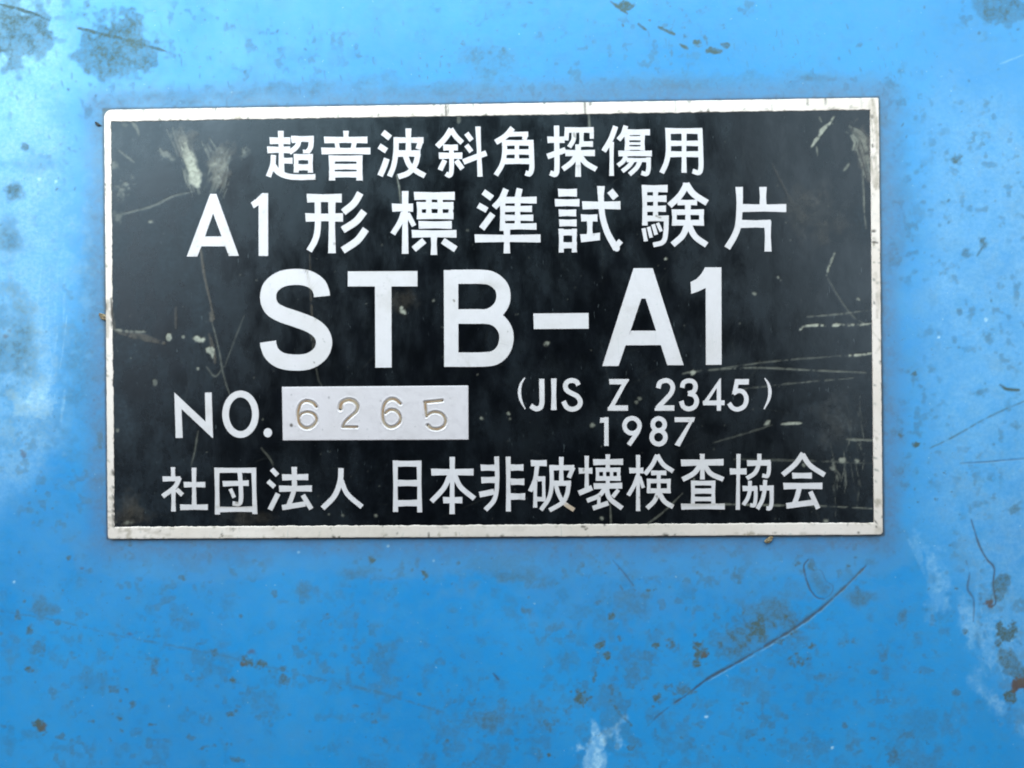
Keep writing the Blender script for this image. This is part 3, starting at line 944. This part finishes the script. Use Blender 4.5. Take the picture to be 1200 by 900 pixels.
def disc(cx, cy, rx, ry=None, n=28):
    ry = ry or rx
    return [(cx + rx * math.cos(2 * math.pi * k / n), cy + ry * math.sin(2 * math.pi * k / n)) for k in range(n)]


def ring(cx, cy, rx, ry, wd, n=40):
    out = []
    for k in range(n):
        a, b = 2 * math.pi * k / n, 2 * math.pi * (k + 1) / n
        o = []
        for t, s in ((a, 1), (b, 1), (b, -1), (a, -1)):
            o.append((cx + (rx + s * wd / 2) * math.cos(t), cy + (ry + s * wd / 2) * math.sin(t)))
        out.append(o)
    return out


def slab(name, polys, region, z0, z1, m, parent, grow=0.0, soft=True):
    """polygons in zoomed pixels -> one welded raised piece with slightly worn edges"""
    x0, y0, s = region
    verts, faces = [], []
    for pl in polys:
        pl = np.array(pl, float)
        uvp = np.column_stack([x0 + pl[:, 0] / s, y0 + pl[:, 1] / s])
        xy = to_plane(uvp, z1)
        a = 0.0
        for k_ in range(len(xy)):
            p_, q_ = xy[k_], xy[(k_ + 1) % len(xy)]
            a += p_[0] * q_[1] - q_[0] * p_[1]
        if abs(a) < 1e-6:
            continue
        if a < 0:
            xy = xy[::-1]
        b_ = len(verts)
        verts += [Vector((float(p_[0]), float(p_[1]))) for p_ in xy]
        faces.append(list(range(b_, b_ + len(xy))))
    bx = [v.x for v in verts]
    by = [v.y for v in verts]
    for gx_ in np.arange(min(bx) + .07, max(bx), .16):
        for gy_ in np.arange(min(by) + .07, max(by), .16):
            verts.append(Vector((float(gx_ + rr_.uniform(-.03, .03)), float(gy_ + rr_.uniform(-.03, .03)))))
    vo, eo, fo, ov, oe, of = delaunay_2d_cdt(verts, [], faces, 0, 1e-4)
    tris = [f for f, o_ in zip(fo, of) if len(o_)]
    ec = {}
    for f in tris:
        for k_ in range(len(f)):
            e = (f[k_], f[(k_ + 1) % len(f)])
            ec[e] = ec.get(e, 0) + 1
    bnd = [e for e in ec if (e[1], e[0]) not in ec]
    V_ = [np.array((v.x, v.y)) for v in vo]
    # inward normals at the boundary for a small chamfer
    nrm = {}
    for a, b in bnd:
        d = V_[b] - V_[a]
        l = np.linalg.norm(d) + 1e-9
        nn = np.array((-d[1], d[0])) / l
        for i_ in (a, b):
            nrm.setdefault(i_, []).append(nn)
    cham = 0.014
    top = []
    for i_, p_ in enumerate(V_):
        if i_ in nrm:
            nn = sum(nrm[i_])
            l = np.linalg.norm(nn)
            nn = nn / l if l > .3 else nn * 0
            top.append((*(p_ + nn * (cham - grow)), z1))
        else:
            top.append((*p_, z1))
    n = len(V_)
    out = list(top)
    fcs = [tuple(f) for f in tris]
    mid, lowi = {}, {}
    for i_ in nrm:
        nn = sum(nrm[i_])
        l = np.linalg.norm(nn)
        nn = nn / l if l > .3 else nn * 0
        mid[i_] = len(out)
        out.append((*(V_[i_] - nn * grow), z1 - .016))
        lowi[i_] = len(out)
        out.append((*(V_[i_] - nn * (grow + .006)), z0))
    for a, b in bnd:
        fcs.append((b, a, mid[a], mid[b]))
        fcs.append((mid[b], mid[a], lowi[a], lowi[b]))
    at = None
    arr = np.array(out)
    uvp = to_photo(arr[:, :2], z1)
    at = {'wear': np.stack([sample(LET_C, uvp), sample(LET_B, uvp), sample(LET_O, uvp)], 1)}
    return make_obj(name, arr * MM, fcs, m, parent, attr_=at)


# wear marks that cross the letters
LET_C, LET_B, LET_O = new_mask(), new_mask(), new_mask()
blob(LET_O, 669, 597, 9, 6, .75, 35, .5, .3)
blob(LET_B, 456, 350, 12, 22, .22, 0, .6, .6)
blob(LET_B, 578, 335, 18, 5, .35, 10, .6, .5)
line(LET_B, [(787, 592), (850, 591)], 3, .6, .3)
line(LET_B, [(250, 594), (300, 593)], 3, .5, .3)
line(LET_B, [(359, 312), (362, 330), (367, 352), (370, 375)], 2.4, .55, .3)
line(LET_C, [(356, 317), (359, 318), (361, 320)], 2, .8)
line(LET_B, [(371, 452), (374, 462)], 2, .4)
for _ in range(90):
    x, y = rr_.uniform(190, 970), rr_.uniform(150, 610)
    a = rr_.uniform(0, 3.14)
    l = rr_.uniform(6, 40)
    line(LET_B, [(x, y), (x + l * math.cos(a), y + l * math.sin(a))], rr_.uniform(1, 2), rr_.uniform(.1, .35), .38)
for _ in range(60):
    blob(LET_B, rr_.uniform(190, 970), rr_.uniform(150, 610), rr_.uniform(3, 12), rr_.uniform(3, 9), rr_.uniform(.06, .2), 0, .6, .8)
for _ in range(110):
    blob(LET_C, rr_.uniform(190, 970), rr_.uniform(150, 610), rr_.uniform(.6, 1.3), rr_.uniform(.5, 1), rr_.uniform(.2, .7), 0, .5, .5)

REG = {}
GL = []          # (part name, region, polygons)


def G(name, region, *items):
    polys = []
    for it in items:
        if it[0] == 'P':
            polys.append(it[1])
        elif it[0] == 'R':
            polys += ring(*it[1:])
        elif it[0] == 'D':
            polys.append(disc(*it[1:]))
        elif it[0] == 'L':
            pts = it[2:]
            polys += stroke(pts, it[1], False) if len(pts) == 2 else sum([stroke(pts[k:k + 2], it[1], False) for k in range(len(pts) - 1)], [])
        else:
            polys += stroke(it[1:], it[0])
    GL.append((name, region, polys))


def H(x0, x1, y, wd, dy=0):
    """level bar with faintly flared ends"""
    f = wd * .035
    return ('P', [(x0, y - wd / 2 - f), ((x0 + x1) / 2, y - wd / 2 + dy / 2 + f), (x1, y - wd / 2 + dy - f), (x1, y + wd / 2 + dy + f), ((x0 + x1) / 2, y + wd / 2 + dy / 2 - f), (x0 + wd * .08, y + wd / 2 + f)])


def Vt(x, y0, y1, wd, dx=0):
    f = wd * .05
    return ('P', [(x - wd / 2 - f, y0), (x - wd / 2 + dx / 2 + f, (y0 + y1) / 2), (x - wd / 2 + dx - f, y1), (x + wd / 2 + dx + f, y1), (x + wd / 2 + dx / 2 - f, (y0 + y1) / 2), (x + wd / 2 + f, y0)])


K = 'kanji_character'
r1 = (306, 130, 8.8235)
G(K, r1, Vt(203, 205, 640, 56, 8), H(85, 302, 308, 70), H(60, 300, 402, 68), H(205, 325, 515, 62),
  (56, (128, 455), (118, 560), (75, 680)), (60, (122, 560), (180, 635), (280, 676), (400, 686), (562, 682)),
  H(308, 545, 290, 64), (54, (518, 270), (512, 370), (478, 430)), H(430, 500, 420, 40), (54, (392, 300), (368, 370), (290, 432)), (50, (330, 270), (345, 330)),
  H(335, 535, 478, 66), Vt(362, 450, 637, 50), Vt(510, 450, 640, 50), H(335, 535, 583, 68))
G(K, r1, Vt(877, 205, 300, 56), H(648, 1100, 300, 66), (46, (778, 310), (795, 400)), (50, (968, 310), (948, 400)), H(620, 1130, 414, 68),
  Vt(730, 460, 720, 62, 4), Vt(1016, 460, 720, 62, 2), H(700, 1048, 492, 64), H(700, 1048, 577, 62), H(700, 1048, 657, 64))
r2 = (438, 130, 8.8235)
G(K, r2, (64, (92, 220), (170, 280)), (62, (54, 362), (132, 412)), (62, (135, 492), (105, 580), (65, 672)),
  (56, (232, 275), (228, 430), (205, 570), (162, 678)), H(204, 515, 302, 60), (56, (492, 290), (458, 395)), Vt(358, 180, 440, 58), H(240, 482, 440, 68),
  (58, (458, 440), (430, 550), (360, 640), (252, 682)), (58, (325, 455), (365, 555), (430, 615), (530, 672)))
G(K, r2, (60, (802, 185), (740, 280), (655, 370)), (56, (795, 185), (850, 265), (915, 330)), H(715, 870, 378, 62), H(670, 916, 463, 66),
  (50, (803, 380), (805, 560), (800, 640), (780, 668), (745, 648)), (54, (735, 508), (685, 612)), (54, (852, 512), (918, 600)),
  (54, (957, 230), (1012, 305)), (52, (957, 352), (1010, 422)), (60, (925, 528), (1165, 435)), Vt(1077, 160, 680, 50, 22))
r3 = (572, 130, 8.8235)
G(K, r3, (60, (255, 175), (180, 260), (78, 325)), H(215, 415, 240, 52), (50, (392, 240), (372, 300)), H(140, 465, 330, 60),
  (52, (172, 310), (168, 450), (142, 560), (80, 665)), (54, (443, 300), (450, 480), (452, 590), (430, 650), (385, 640)), H(165, 455, 424, 58), H(165, 455, 520, 60), Vt(298, 320, 520, 46))
G(K, r3, H(610, 792, 298, 66), (56, (708, 150), (711, 400), (712, 590), (695, 655), (640, 640)), (60, (612, 472), (802, 402)),
  H(790, 1092, 197, 58), (48, (815, 200), (808, 305)), (44, (1072, 200), (1072, 288)), (48, (888, 225), (882, 300), (838, 375)), Vt(966, 220, 345, 46), H(950, 1085, 342, 58),
  H(795, 1105, 435, 64), Vt(931, 345, 682, 56), (56, (925, 440), (865, 530), (772, 602)), (56, (940, 440), (1005, 535), (1120, 605)))
r4 = (700, 130, 8.8235)
G(K, r4, (56, (190, 158), (140, 290), (65, 418)), Vt(148, 320, 672, 46), (52, (295, 152), (268, 235), (218, 300)), H(275, 545, 220, 62),
  Vt(308, 250, 410, 50), Vt(468, 250, 410, 46), H(285, 490, 282, 46), H(300, 480, 337, 30), H(290, 490, 385, 38), H(215, 565, 440, 58),
  H(300, 555, 508, 44), (46, (295, 465), (268, 520), (212, 565)), (46, (372, 505), (330, 565), (258, 625)), (48, (448, 505), (408, 585), (332, 658)), (48, (528, 480), (530, 590), (510, 650), (455, 640)))
G(K, r4, H(700, 1085, 207, 60), (54, (730, 190), (735, 400), (715, 530), (665, 642)), (52, (1062, 190), (1070, 430), (1072, 580), (1050, 638), (985, 622)),
  Vt(897, 200, 640, 50), H(725, 1065, 335, 56), H(725, 1065, 447, 62))
# second line
A4 = (100, 100, 4)
G('letter', A4, ('P', [(475, 803), (525, 803), (548, 745), (600, 598), (612, 508), (585, 508)]), ('P', [(672, 800), (720, 800), (614, 508), (588, 508), (598, 598), (652, 745)]), ('P', [(540, 755), (558, 708), (642, 708), (660, 755)]))
G('digit', A4, ('P', [(812, 545), (857, 505), (857, 800), (812, 800)]), ('P', [(775, 550), (800, 532), (828, 505), (857, 505), (857, 530), (812, 562), (790, 577)]))
s = (336, 213, 10)
G(K, s, H(232, 645, 192, 98), H(215, 660, 418, 96), (74, (362, 200), (365, 420), (360, 570), (330, 690), (262, 812)), Vt(528, 200, 838, 82, 2),
  (84, (862, 130), (790, 250), (662, 358)), (86, (908, 345), (810, 465), (655, 565)), (86, (928, 555), (825, 690), (655, 805)))
s = (438, 213, 10)
G(K, s, H(210, 462, 303, 92), Vt(368, 108, 845, 72), (66, (350, 360), (305, 480), (222, 612)), (58, (395, 370), (472, 518)), H(468, 950, 166, 92),
  H(500, 935, 280, 84), H(508, 935, 402, 74), Vt(534, 238, 440, 62, 3), Vt(903, 238, 440, 58), Vt(646, 200, 400, 66), Vt(778, 200, 400, 60),
  H(522, 915, 505, 88), H(442, 970, 610, 86), Vt(705, 615, 858, 72), (78, (592, 688), (468, 792)), (78, (808, 690), (962, 792)))
s = (536, 213, 10)
G(K, s, (74, (303, 117), (408, 193)), (70, (243, 275), (348, 333)), (76, (415, 375), (285, 550)), (72, (570, 85), (515, 205), (430, 302)), Vt(532, 190, 575, 62, -4),
  (72, (730, 78), (706, 190)), Vt(706, 170, 540, 68), H(520, 930, 215, 78), H(520, 875, 318, 72), H(520, 890, 422, 72), H(515, 928, 524, 74), H(200, 975, 664, 90), Vt(580, 560, 840, 72))
s = (632, 213, 10)
G(K, s, H(217, 442, 128, 90), H(180, 472, 246, 84), H(225, 433, 365, 80), H(230, 438, 482, 80), Vt(255, 550, 830, 56, 3), Vt(411, 550, 828, 56), H(223, 440, 594, 76), H(235, 440, 745, 74),
  H(500, 952, 276, 92), ([92, 70, 70, 74, 80], (723, 50), (722, 180), (740, 400), (800, 600), (905, 790)), ('L', 66, (890, 768), (957, 692)), ('D', 908, 782, 36), (84, (828, 105), (898, 192)),
  H(485, 682, 424, 82), Vt(592, 430, 640, 66), ('P', [(478, 615), (590, 612), (712, 595), (712, 685), (590, 700), (490, 710)]))
s = (732, 213, 10)
G(K, s, Vt(233, 38, 512, 60, 5), H(198, 505, 80, 84), H(220, 492, 198, 76), H(220, 485, 316, 72), H(220, 518, 430, 68), Vt(362, 70, 430, 58), (58, (490, 410), (482, 600), (450, 705), (335, 742)),
  (48, (222, 545), (250, 698)), (44, (280, 528), (312, 655)), (46, (333, 498), (370, 622)), (42, (385, 482), (430, 582)),
  (74, (730, 25), (650, 160), (525, 282)), (76, (722, 25), (810, 145), (968, 248)), ('P', [(682, 12), (765, 12), (765, 60), (682, 60)]),
  H(615, 850, 243, 64), Vt(742, 240, 560, 66), H(550, 930, 357, 66), H(555, 930, 480, 68), Vt(585, 325, 515, 58), Vt(900, 325, 515, 58),
  (72, (735, 500), (680, 630), (562, 738)), (72, (750, 500), (825, 640), (962, 742)))
s = (828, 213, 10)
G(K, s, ([88, 74, 72, 74, 76], (383, 60), (388, 250), (372, 500), (325, 640), (242, 778)), Vt(662, 60, 310, 80), H(400, 935, 308, 90), H(395, 752, 494, 92), Vt(717, 460, 818, 76, 4))
# large line
s = (300, 300, 4)
G('letter', s, (76, (309, 190), (306, 168), (290, 135), (245, 106), (182, 98), (115, 110), (68, 148), (57, 200), (75, 245), (120, 273), (190, 297), (260, 325), (305, 362), (319, 410), (300, 458), (250, 492), (185, 500), (118, 490), (76, 460), (60, 425), (56, 401)))
G('letter', s, ('P', [(430, 72), (757, 70), (757, 143), (430, 143)]), ('P', [(557, 120), (635, 120), (636, 523), (559, 524)]))
G('letter', s, ('P', [(880, 66), (948, 66), (949, 519), (882, 520)]), (67, (914, 98), (1060, 98), (1112, 110), (1150, 145), (1160, 190), (1148, 235), (1112, 270), (1060, 284), (914, 284)),
  (68, (914, 284), (1070, 284), (1130, 300), (1165, 340), (1174, 386), (1162, 435), (1128, 472), (1070, 485), (914, 486)))
s = (580, 300, 4)
G('dash', s, ('P', [(180, 269), (439, 267), (440, 341), (182, 343)]))
G('letter', s, ('P', [(503, 516), (580, 516), (690, 190), (700, 57), (650, 57)]), ('P', [(885, 512), (808, 512), (703, 190), (690, 57), (740, 57)]), ('P', [(690, 57), (700, 57), (708, 200), (686, 200)]), ('P', [(610, 419), (638, 350), (756, 350), (779, 418)]))
G('digit', s, ('P', [(988, 130), (1062, 53), (1063, 510), (989, 511)]), ('P', [(917, 122), (945, 108), (968, 84), (985, 53), (1062, 53), (1062, 110), (988, 150), (950, 168), (920, 178)]))
# NO.
s = (198, 435, 10)
G('letter', s, ('P', [(62, 248), (145, 400), (160, 782), (78, 784)]), ('P', [(62, 248), (435, 600), (515, 788), (145, 440)]), ('P', [(420, 250), (500, 248), (516, 786), (430, 640)]))
G('letter', s, ('R', 838, 505, 175, 238, 80))
G('full_stop', s, ('D', 1158, 722, 50, 54))
# standard number
s = (600, 435, 10)
G('parenthesis', s, ([12, 30, 40, 32, 12], (152, 75), (105, 150), (88, 245), (105, 345), (155, 445)))
G('letter', s, ('P', [(318, 90), (380, 90), (382, 300), (320, 300)]), (60, (351, 290), (351, 370), (332, 425), (280, 441), (218, 405)))
G('letter', s, Vt(490, 85, 456, 60))
G('letter', s, (58, (780, 165), (755, 125), (705, 110), (655, 122), (626, 165), (640, 220), (690, 255), (760, 292), (798, 345), (792, 400), (752, 436), (695, 446), (640, 420), (603, 352)))
s = (700, 435, 10)
G('letter', s, ('P', [(138, 92), (372, 92), (372, 110), (340, 155), (142, 155)]), ('P', [(288, 150), (372, 98), (205, 400), (120, 445)]), ('P', [(120, 430), (150, 400), (360, 400), (360, 464), (120, 464)]))
G('digit', s, (56, (714, 200), (735, 135), (800, 110), (858, 130), (885, 190), (862, 262), (800, 332), (700, 435)), ('P', [(672, 464), (672, 438), (712, 400), (903, 400), (903, 464)]))
G('digit', s, (54, (995, 195), (1010, 138), (1065, 112), (1125, 125), (1152, 178), (1130, 238), (1065, 262)), (56, (1065, 262), (1135, 285), (1165, 350), (1140, 415), (1075, 443), (1010, 418), (983, 350)))
G('digit', s, ('P', [(80, 540), (132, 540), (133, 876), (81, 876)]), ('P', [(35, 546), (132, 540), (132, 600), (28, 606)]))
G('digit', s, ('R', 407, 640, 88, 88, 54), (54, (488, 672), (465, 725), (368, 866)))
G('digit', s, ('R', 720, 625, 70, 70, 54), ('R', 718, 775, 80, 80, 56))
G('digit', s, ('P', [(905, 540), (1145, 540), (1130, 597), (908, 597)]), ('P', [(1080, 590), (1145, 540), (965, 885), (905, 862)]))
s = (800, 435, 10)
G('digit', s, ('P', [(400, 140), (450, 78), (450, 464), (400, 464)]), ('P', [(440, 80), (450, 120), (305, 345), (245, 398), (236, 372)]), ('P', [(236, 345), (492, 342), (492, 400), (240, 400)]))
G('digit', s, ('P', [(615, 92), (778, 92), (775, 158), (618, 158)]), ('P', [(615, 95), (668, 95), (642, 225), (578, 275)]), (54, (592, 262), (655, 230), (718, 252), (748, 325), (722, 410), (650, 447), (588, 432), (543, 375)))
G('parenthesis', s, ([12, 30, 42, 34, 14], (962, 82), (1005, 150), (1023, 238), (1008, 335), (955, 445)))
# bottom line
s = (186, 525, 10)
G(K, s, Vt(166, 225, 350, 50, 2), H(42, 255, 363, 58), (56, (245, 345), (185, 460), (45, 568)), Vt(172, 470, 745, 52), (52, (208, 485), (278, 552)),
  Vt(413, 232, 700, 52, 2), H(290, 545, 430, 62), H(248, 575, 696, 64, -2))
G(K, s, Vt(680, 232, 780, 56, 8), H(648, 1138, 262, 60), Vt(1112, 232, 775, 54, 14), H(690, 1125, 722, 62, -4), H(747, 1055, 420, 62, -8), (52, (948, 285), (960, 430), (964, 590), (942, 655), (865, 652)), (44, (838, 478), (884, 582)))
s = (310, 525, 10)
G(K, s, (56, (82, 248), (152, 322)), (54, (40, 388), (118, 458)), (60, (158, 535), (62, 725)), H(202, 512, 345, 70, -4), Vt(347, 222, 480, 62, 4), (56, (350, 460), (328, 550), (282, 672)),
  H(167, 555, 478, 70, -3), (62, (205, 700), (480, 655)), (56, (448, 552), (548, 716)))
G(K, s, (64, (896, 236), (885, 390), (820, 560), (680, 708)), (58, (898, 380), (970, 540), (1142, 692)))
s = (450, 525, 10)
G(K, s, Vt(132, 146, 750, 56, 3), Vt(410, 148, 755, 54, 8), H(102, 436, 185, 70), H(130, 410, 412, 74), H(130, 412, 650, 74, -6))
G(K, s, H(550, 1050, 283, 76), Vt(800, 105, 776, 58, -2), (60, (778, 300), (705, 465), (556, 628)), (60, (822, 300), (895, 455), (1060, 595)), H(690, 918, 612, 72))
s = (558, 525, 10)
G(K, s, ([58, 50, 54, 58], (240, 100), (246, 400), (215, 600), (108, 728)), H(50, 225, 232, 72), H(57, 225, 378, 72, -4), (68, (38, 548), (210, 512)), Vt(375, 102, 745, 54, 3),
  H(400, 555, 230, 74), H(400, 565, 397, 74), H(400, 575, 570, 74))
G(K, s, H(638, 828, 178, 70), (52, (716, 200), (690, 370), (632, 510)), Vt(692, 390, 700, 46), H(715, 805, 362, 60), Vt(790, 335, 600, 40, 4), H(695, 812, 600, 54),
  (50, (882, 200), (885, 430), (852, 590), (758, 728)), H(862, 1150, 232, 62), (52, (1138, 225), (1086, 350)), Vt(998, 105, 410, 52), H(900, 1112, 415, 62),
  (52, (1090, 400), (1060, 560), (1000, 650), (858, 732)), (50, (935, 445), (975, 560), (1035, 650), (1148, 728)))
s = (674, 525, 10)
G(K, s, Vt(136, 92, 500, 48), H(40, 202, 268, 66), (62, (42, 532), (200, 465)), Vt(383, 75, 245, 50), H(208, 562, 167, 68, -4), Vt(263, 235, 385, 42), Vt(510, 235, 385, 42), H(240, 532, 256, 50), H(245, 535, 358, 54),
  Vt(345, 240, 370, 38), Vt(427, 240, 370, 42), H(215, 552, 448, 66, -6), Vt(382, 370, 480, 48), (52, (345, 480), (280, 560), (138, 620)), Vt(278, 570, 690, 42), (56, (207, 708), (390, 645)),
  (56, (365, 465), (405, 590), (552, 708)), (48, (508, 490), (440, 575)))
G(K, s, H(632, 800, 265, 64), Vt(738, 82, 740, 46), (48, (735, 320), (690, 440), (622, 558)), (42, (755, 335), (800, 468)), (52, (962, 82), (900, 205), (818, 308)), (54, (960, 82), (1035, 195), (1150, 275)),
  H(888, 1070, 292, 54), H(840, 1120, 388, 52), H(845, 1120, 502, 56), Vt(863, 365, 528, 44), Vt(1098, 365, 528, 44), Vt(980, 290, 540, 46), (52, (975, 515), (930, 620), (842, 708)), (56, (982, 515), (1045, 625), (1150, 692)))
s = (793, 525, 10)
G(K, s, H(48, 550, 175, 74, -8), Vt(300, 68, 370, 52, 2), (58, (280, 190), (205, 295), (68, 372)), (58, (322, 190), (400, 300), (548, 370)), Vt(191, 385, 680, 46), Vt(430, 385, 680, 46), H(165, 455, 412, 56),
  H(190, 432, 506, 62), H(190, 432, 599, 52), H(50, 565, 688, 66, -2))
G(K, s, Vt(725, 70, 725, 46, -8), H(620, 820, 275, 70), H(822, 1100, 178, 66, -4), (46, (1082, 160), (1082, 260), (1062, 330), (1003, 322)), (50, (970, 68), (964, 180), (920, 290), (822, 358)),
  H(770, 945, 475, 60), (46, (860, 385), (856, 500), (832, 590), (783, 668)), (44, (927, 460), (926, 590), (908, 672), (862, 668)),
  H(972, 1138, 470, 60), (48, (1038, 375), (1030, 500), (1000, 620), (945, 715)), (48, (1114, 455), (1112, 640), (1092, 706), (1052, 706)))
s = (880, 525, 10)
G(K, s, (58, (612, 62), (520, 190), (372, 316)), (60, (605, 75), (695, 205), (865, 318)), H(482, 715, 325, 66), H(378, 838, 447, 72, -2), (58, (570, 460), (545, 560), (512, 650)), (66, (415, 680), (755, 635)), (56, (697, 512), (790, 712)))

for name, region, polys in GL:
    slab(name, polys, region, Z_FIELD - .03, Z_TOP, M_LET, plate)

# --- number panel with its four punched digits
cor = to_plane([(330, 453.2), (549, 451.6), (549.3, 515.6), (331, 516.6)], Z_TOP)
DG = [((325, 435, 10), [(455, 415), (415, 372), (340, 350), (275, 385), (245, 470), (245, 560), (272, 632), (340, 668), (412, 645), (458, 580), (442, 520), (400, 490), (340, 480), (285, 500), (255, 535)], [34, 36, 26, 26, 34, 34, 32, 32, 30, 26, 30, 24, 18, 20, 22]),
      ((325, 435, 10), [(738, 440), (748, 385), (785, 352), (840, 338), (905, 358), (942, 415), (920, 480), (845, 545), (790, 600), (765, 655)], [56, 48, 40, 42, 42, 34, 26, 24, 18, 20]),
      ((440, 435, 10), [(292, 382), (240, 338), (180, 328), (120, 365), (90, 440), (85, 530), (105, 610), (160, 655), (220, 650), (275, 610), (294, 560), (275, 500), (230, 460), (170, 455), (115, 490)], [30, 34, 34, 28, 30, 30, 30, 30, 28, 28, 26, 28, 30, 28, 28]),
      ((440, 435, 10), [(597, 530), (650, 490), (710, 480), (780, 505), (820, 570), (803, 640), (735, 678), (660, 672), (613, 635)], [18, 24, 26, 28, 28, 26, 30, 30, 34])]
EX = {1: [([(765, 655), (935, 655)], [18, 20])], 3: [([(782, 345), (680, 356), (575, 365)], [30, 28, 26]), ([(580, 365), (597, 532)], [32, 24])]}
nu, nv = 440, 130
tu, tv = np.meshgrid(np.linspace(0, 1, nu), np.linspace(0, 1, nv))
c = cor
PP = (c[0] * ((1 - tu) * (1 - tv))[..., None] + c[1] * (tu * (1 - tv))[..., None] + c[2] * (tu * tv)[..., None] + c[3] * ((1 - tu) * tv)[..., None]).reshape(-1, 2)
uvp = to_photo(PP, Z_TOP)
depth = np.zeros(len(PP))
for k_, (reg, pts, ws) in enumerate(DG):
    for pts2, ws2 in [(pts, ws)] + EX.get(k_, []):
        q_ = np.array(smooth(pts2, 6)) if len(pts2) > 2 else np.array([np.array(pts2[0]) + (np.array(pts2[1]) - np.array(pts2[0])) * t for t in np.linspace(0, 1, 9)])
        wv = np.interp(np.linspace(0, 1, len(q_)), np.linspace(0, 1, len(ws2)), ws2) / reg[2]
        q_ = np.column_stack([reg[0] + q_[:, 0] / reg[2], reg[1] + q_[:, 1] / reg[2]])
        for a, b, w_ in zip(q_[:-1], q_[1:], wv):
            d_ = b - a
            t = np.clip(((uvp - a) @ d_) / (d_ @ d_ + 1e-9), 0, 1)
            dist = np.hypot(*(uvp - a - t[:, None] * d_).T)
            rad = w_ * .5 + 1.1
            prof = np.clip(1 - (dist / rad) ** 2, 0, 1)
            lip = .14 * np.exp(-((dist - rad - .6) / .7) ** 2)
            depth = np.where(prof > 0, np.minimum(depth, -prof), np.where(depth < 0, depth, np.maximum(depth, lip)))
z = Z_TOP + depth * .075
z += .004 * (sample(N_C, uvp) - .5)
ed = np.minimum(np.minimum(tu, 1 - tu) * 219, np.minimum(tv, 1 - tv) * 64).ravel()
z = np.where(ed < .3, Z_FIELD - .03, z - .012 * np.exp(-ed / .5))
pd = new_mask()
blob(pd, 341.5, 498, 1.6, 1.8, .9, 0, .5, .3)
for _ in range(26):
    blob(pd, rr_.uniform(332, 548), rr_.uniform(455, 515), rr_.uniform(.5, 1), rr_.uniform(.5, .9), rr_.uniform(.15, .5), 0, .5, .5)
I = np.arange(nu * nv).reshape(nv, nu)
q = np.stack([I[:-1, :-1], I[1:, :-1], I[1:, 1:], I[:-1, 1:]], -1).reshape(-1, 4)
stain = np.clip(-depth, 0, 1) * .9
panel = make_obj('number_panel', np.column_stack([PP, z]) * MM, q, M_PANEL, plate,
                 attr_={'wear': np.stack([sample(pd, uvp), stain, stain * 0], 1)}, shade=True)
for k_, (reg, pts, ws) in enumerate(DG):
    polys = stroke(pts, [x * .72 for x in ws], True)
    for pts2, ws2 in EX.get(k_, []):
        polys += stroke(pts2, [x * .72 for x in ws2], len(pts2) > 2)
    slab('stamped_digit', polys, reg, Z_TOP - .12, Z_TOP - .052, M_TARN, panel)


# ================================================================== CRUMBS OF DIRT STUCK TO THE PLATE'S EDGE
def crumb(name, uvc, sx, sy, sz, ang, m, label, seed, zc):
    bm = bmesh.new()
    bmesh.ops.create_icosphere(bm, subdivisions=3, radius=1)
    r = random.Random(seed)
    ph = [r.uniform(0, 6) for _ in range(6)]
    for v in bm.verts:
        c_ = v.co
        d = 1 + .22 * math.sin(3 * c_.x + ph[0]) * math.sin(2.6 * c_.y + ph[1]) + .14 * math.sin(7 * c_.x + ph[2]) * math.sin(6 * c_.y + 5 * c_.z + ph[3]) + r.uniform(-.05, .05)
        v.co = Vector((c_.x * d * sx, c_.y * d * sy, c_.z * d * sz)) * MM
    me = bpy.data.meshes.new(name)
    bm.to_mesh(me)
    bm.free()
    me.materials.append(m)
    o = bpy.data.objects.new(name, me)
    COL.objects.link(o)
    x, y = to_plane([uvc], zc)[0]
    o.location = (x * MM, y * MM, zc * MM)
    o.rotation_euler = (0, 0, math.radians(ang))
    o['label'] = label
    o['category'] = 'crumb'
    o['group'] = 'crumbs of dirt stuck along the edge of the nameplate'
    return o


crumb('dirt_crumb', (120.5, 371), .40, .26, .2, -42, M_CRUMB, 'brown crumb of dried dirt stuck to the left edge of the nameplate', 1, .2)
crumb('dirt_crumb', (901, 632.5), .48, .24, .2, 28, M_CRUMB, 'tan crumb of dried dirt under the bottom edge of the nameplate', 2, .17)
crumb('dirt_crumb', (114.5, 145.5), .32, .15, .12, -32, M_DARK, 'dark fleck of dirt on blue paint beside the top left corner of the nameplate', 3, .08)
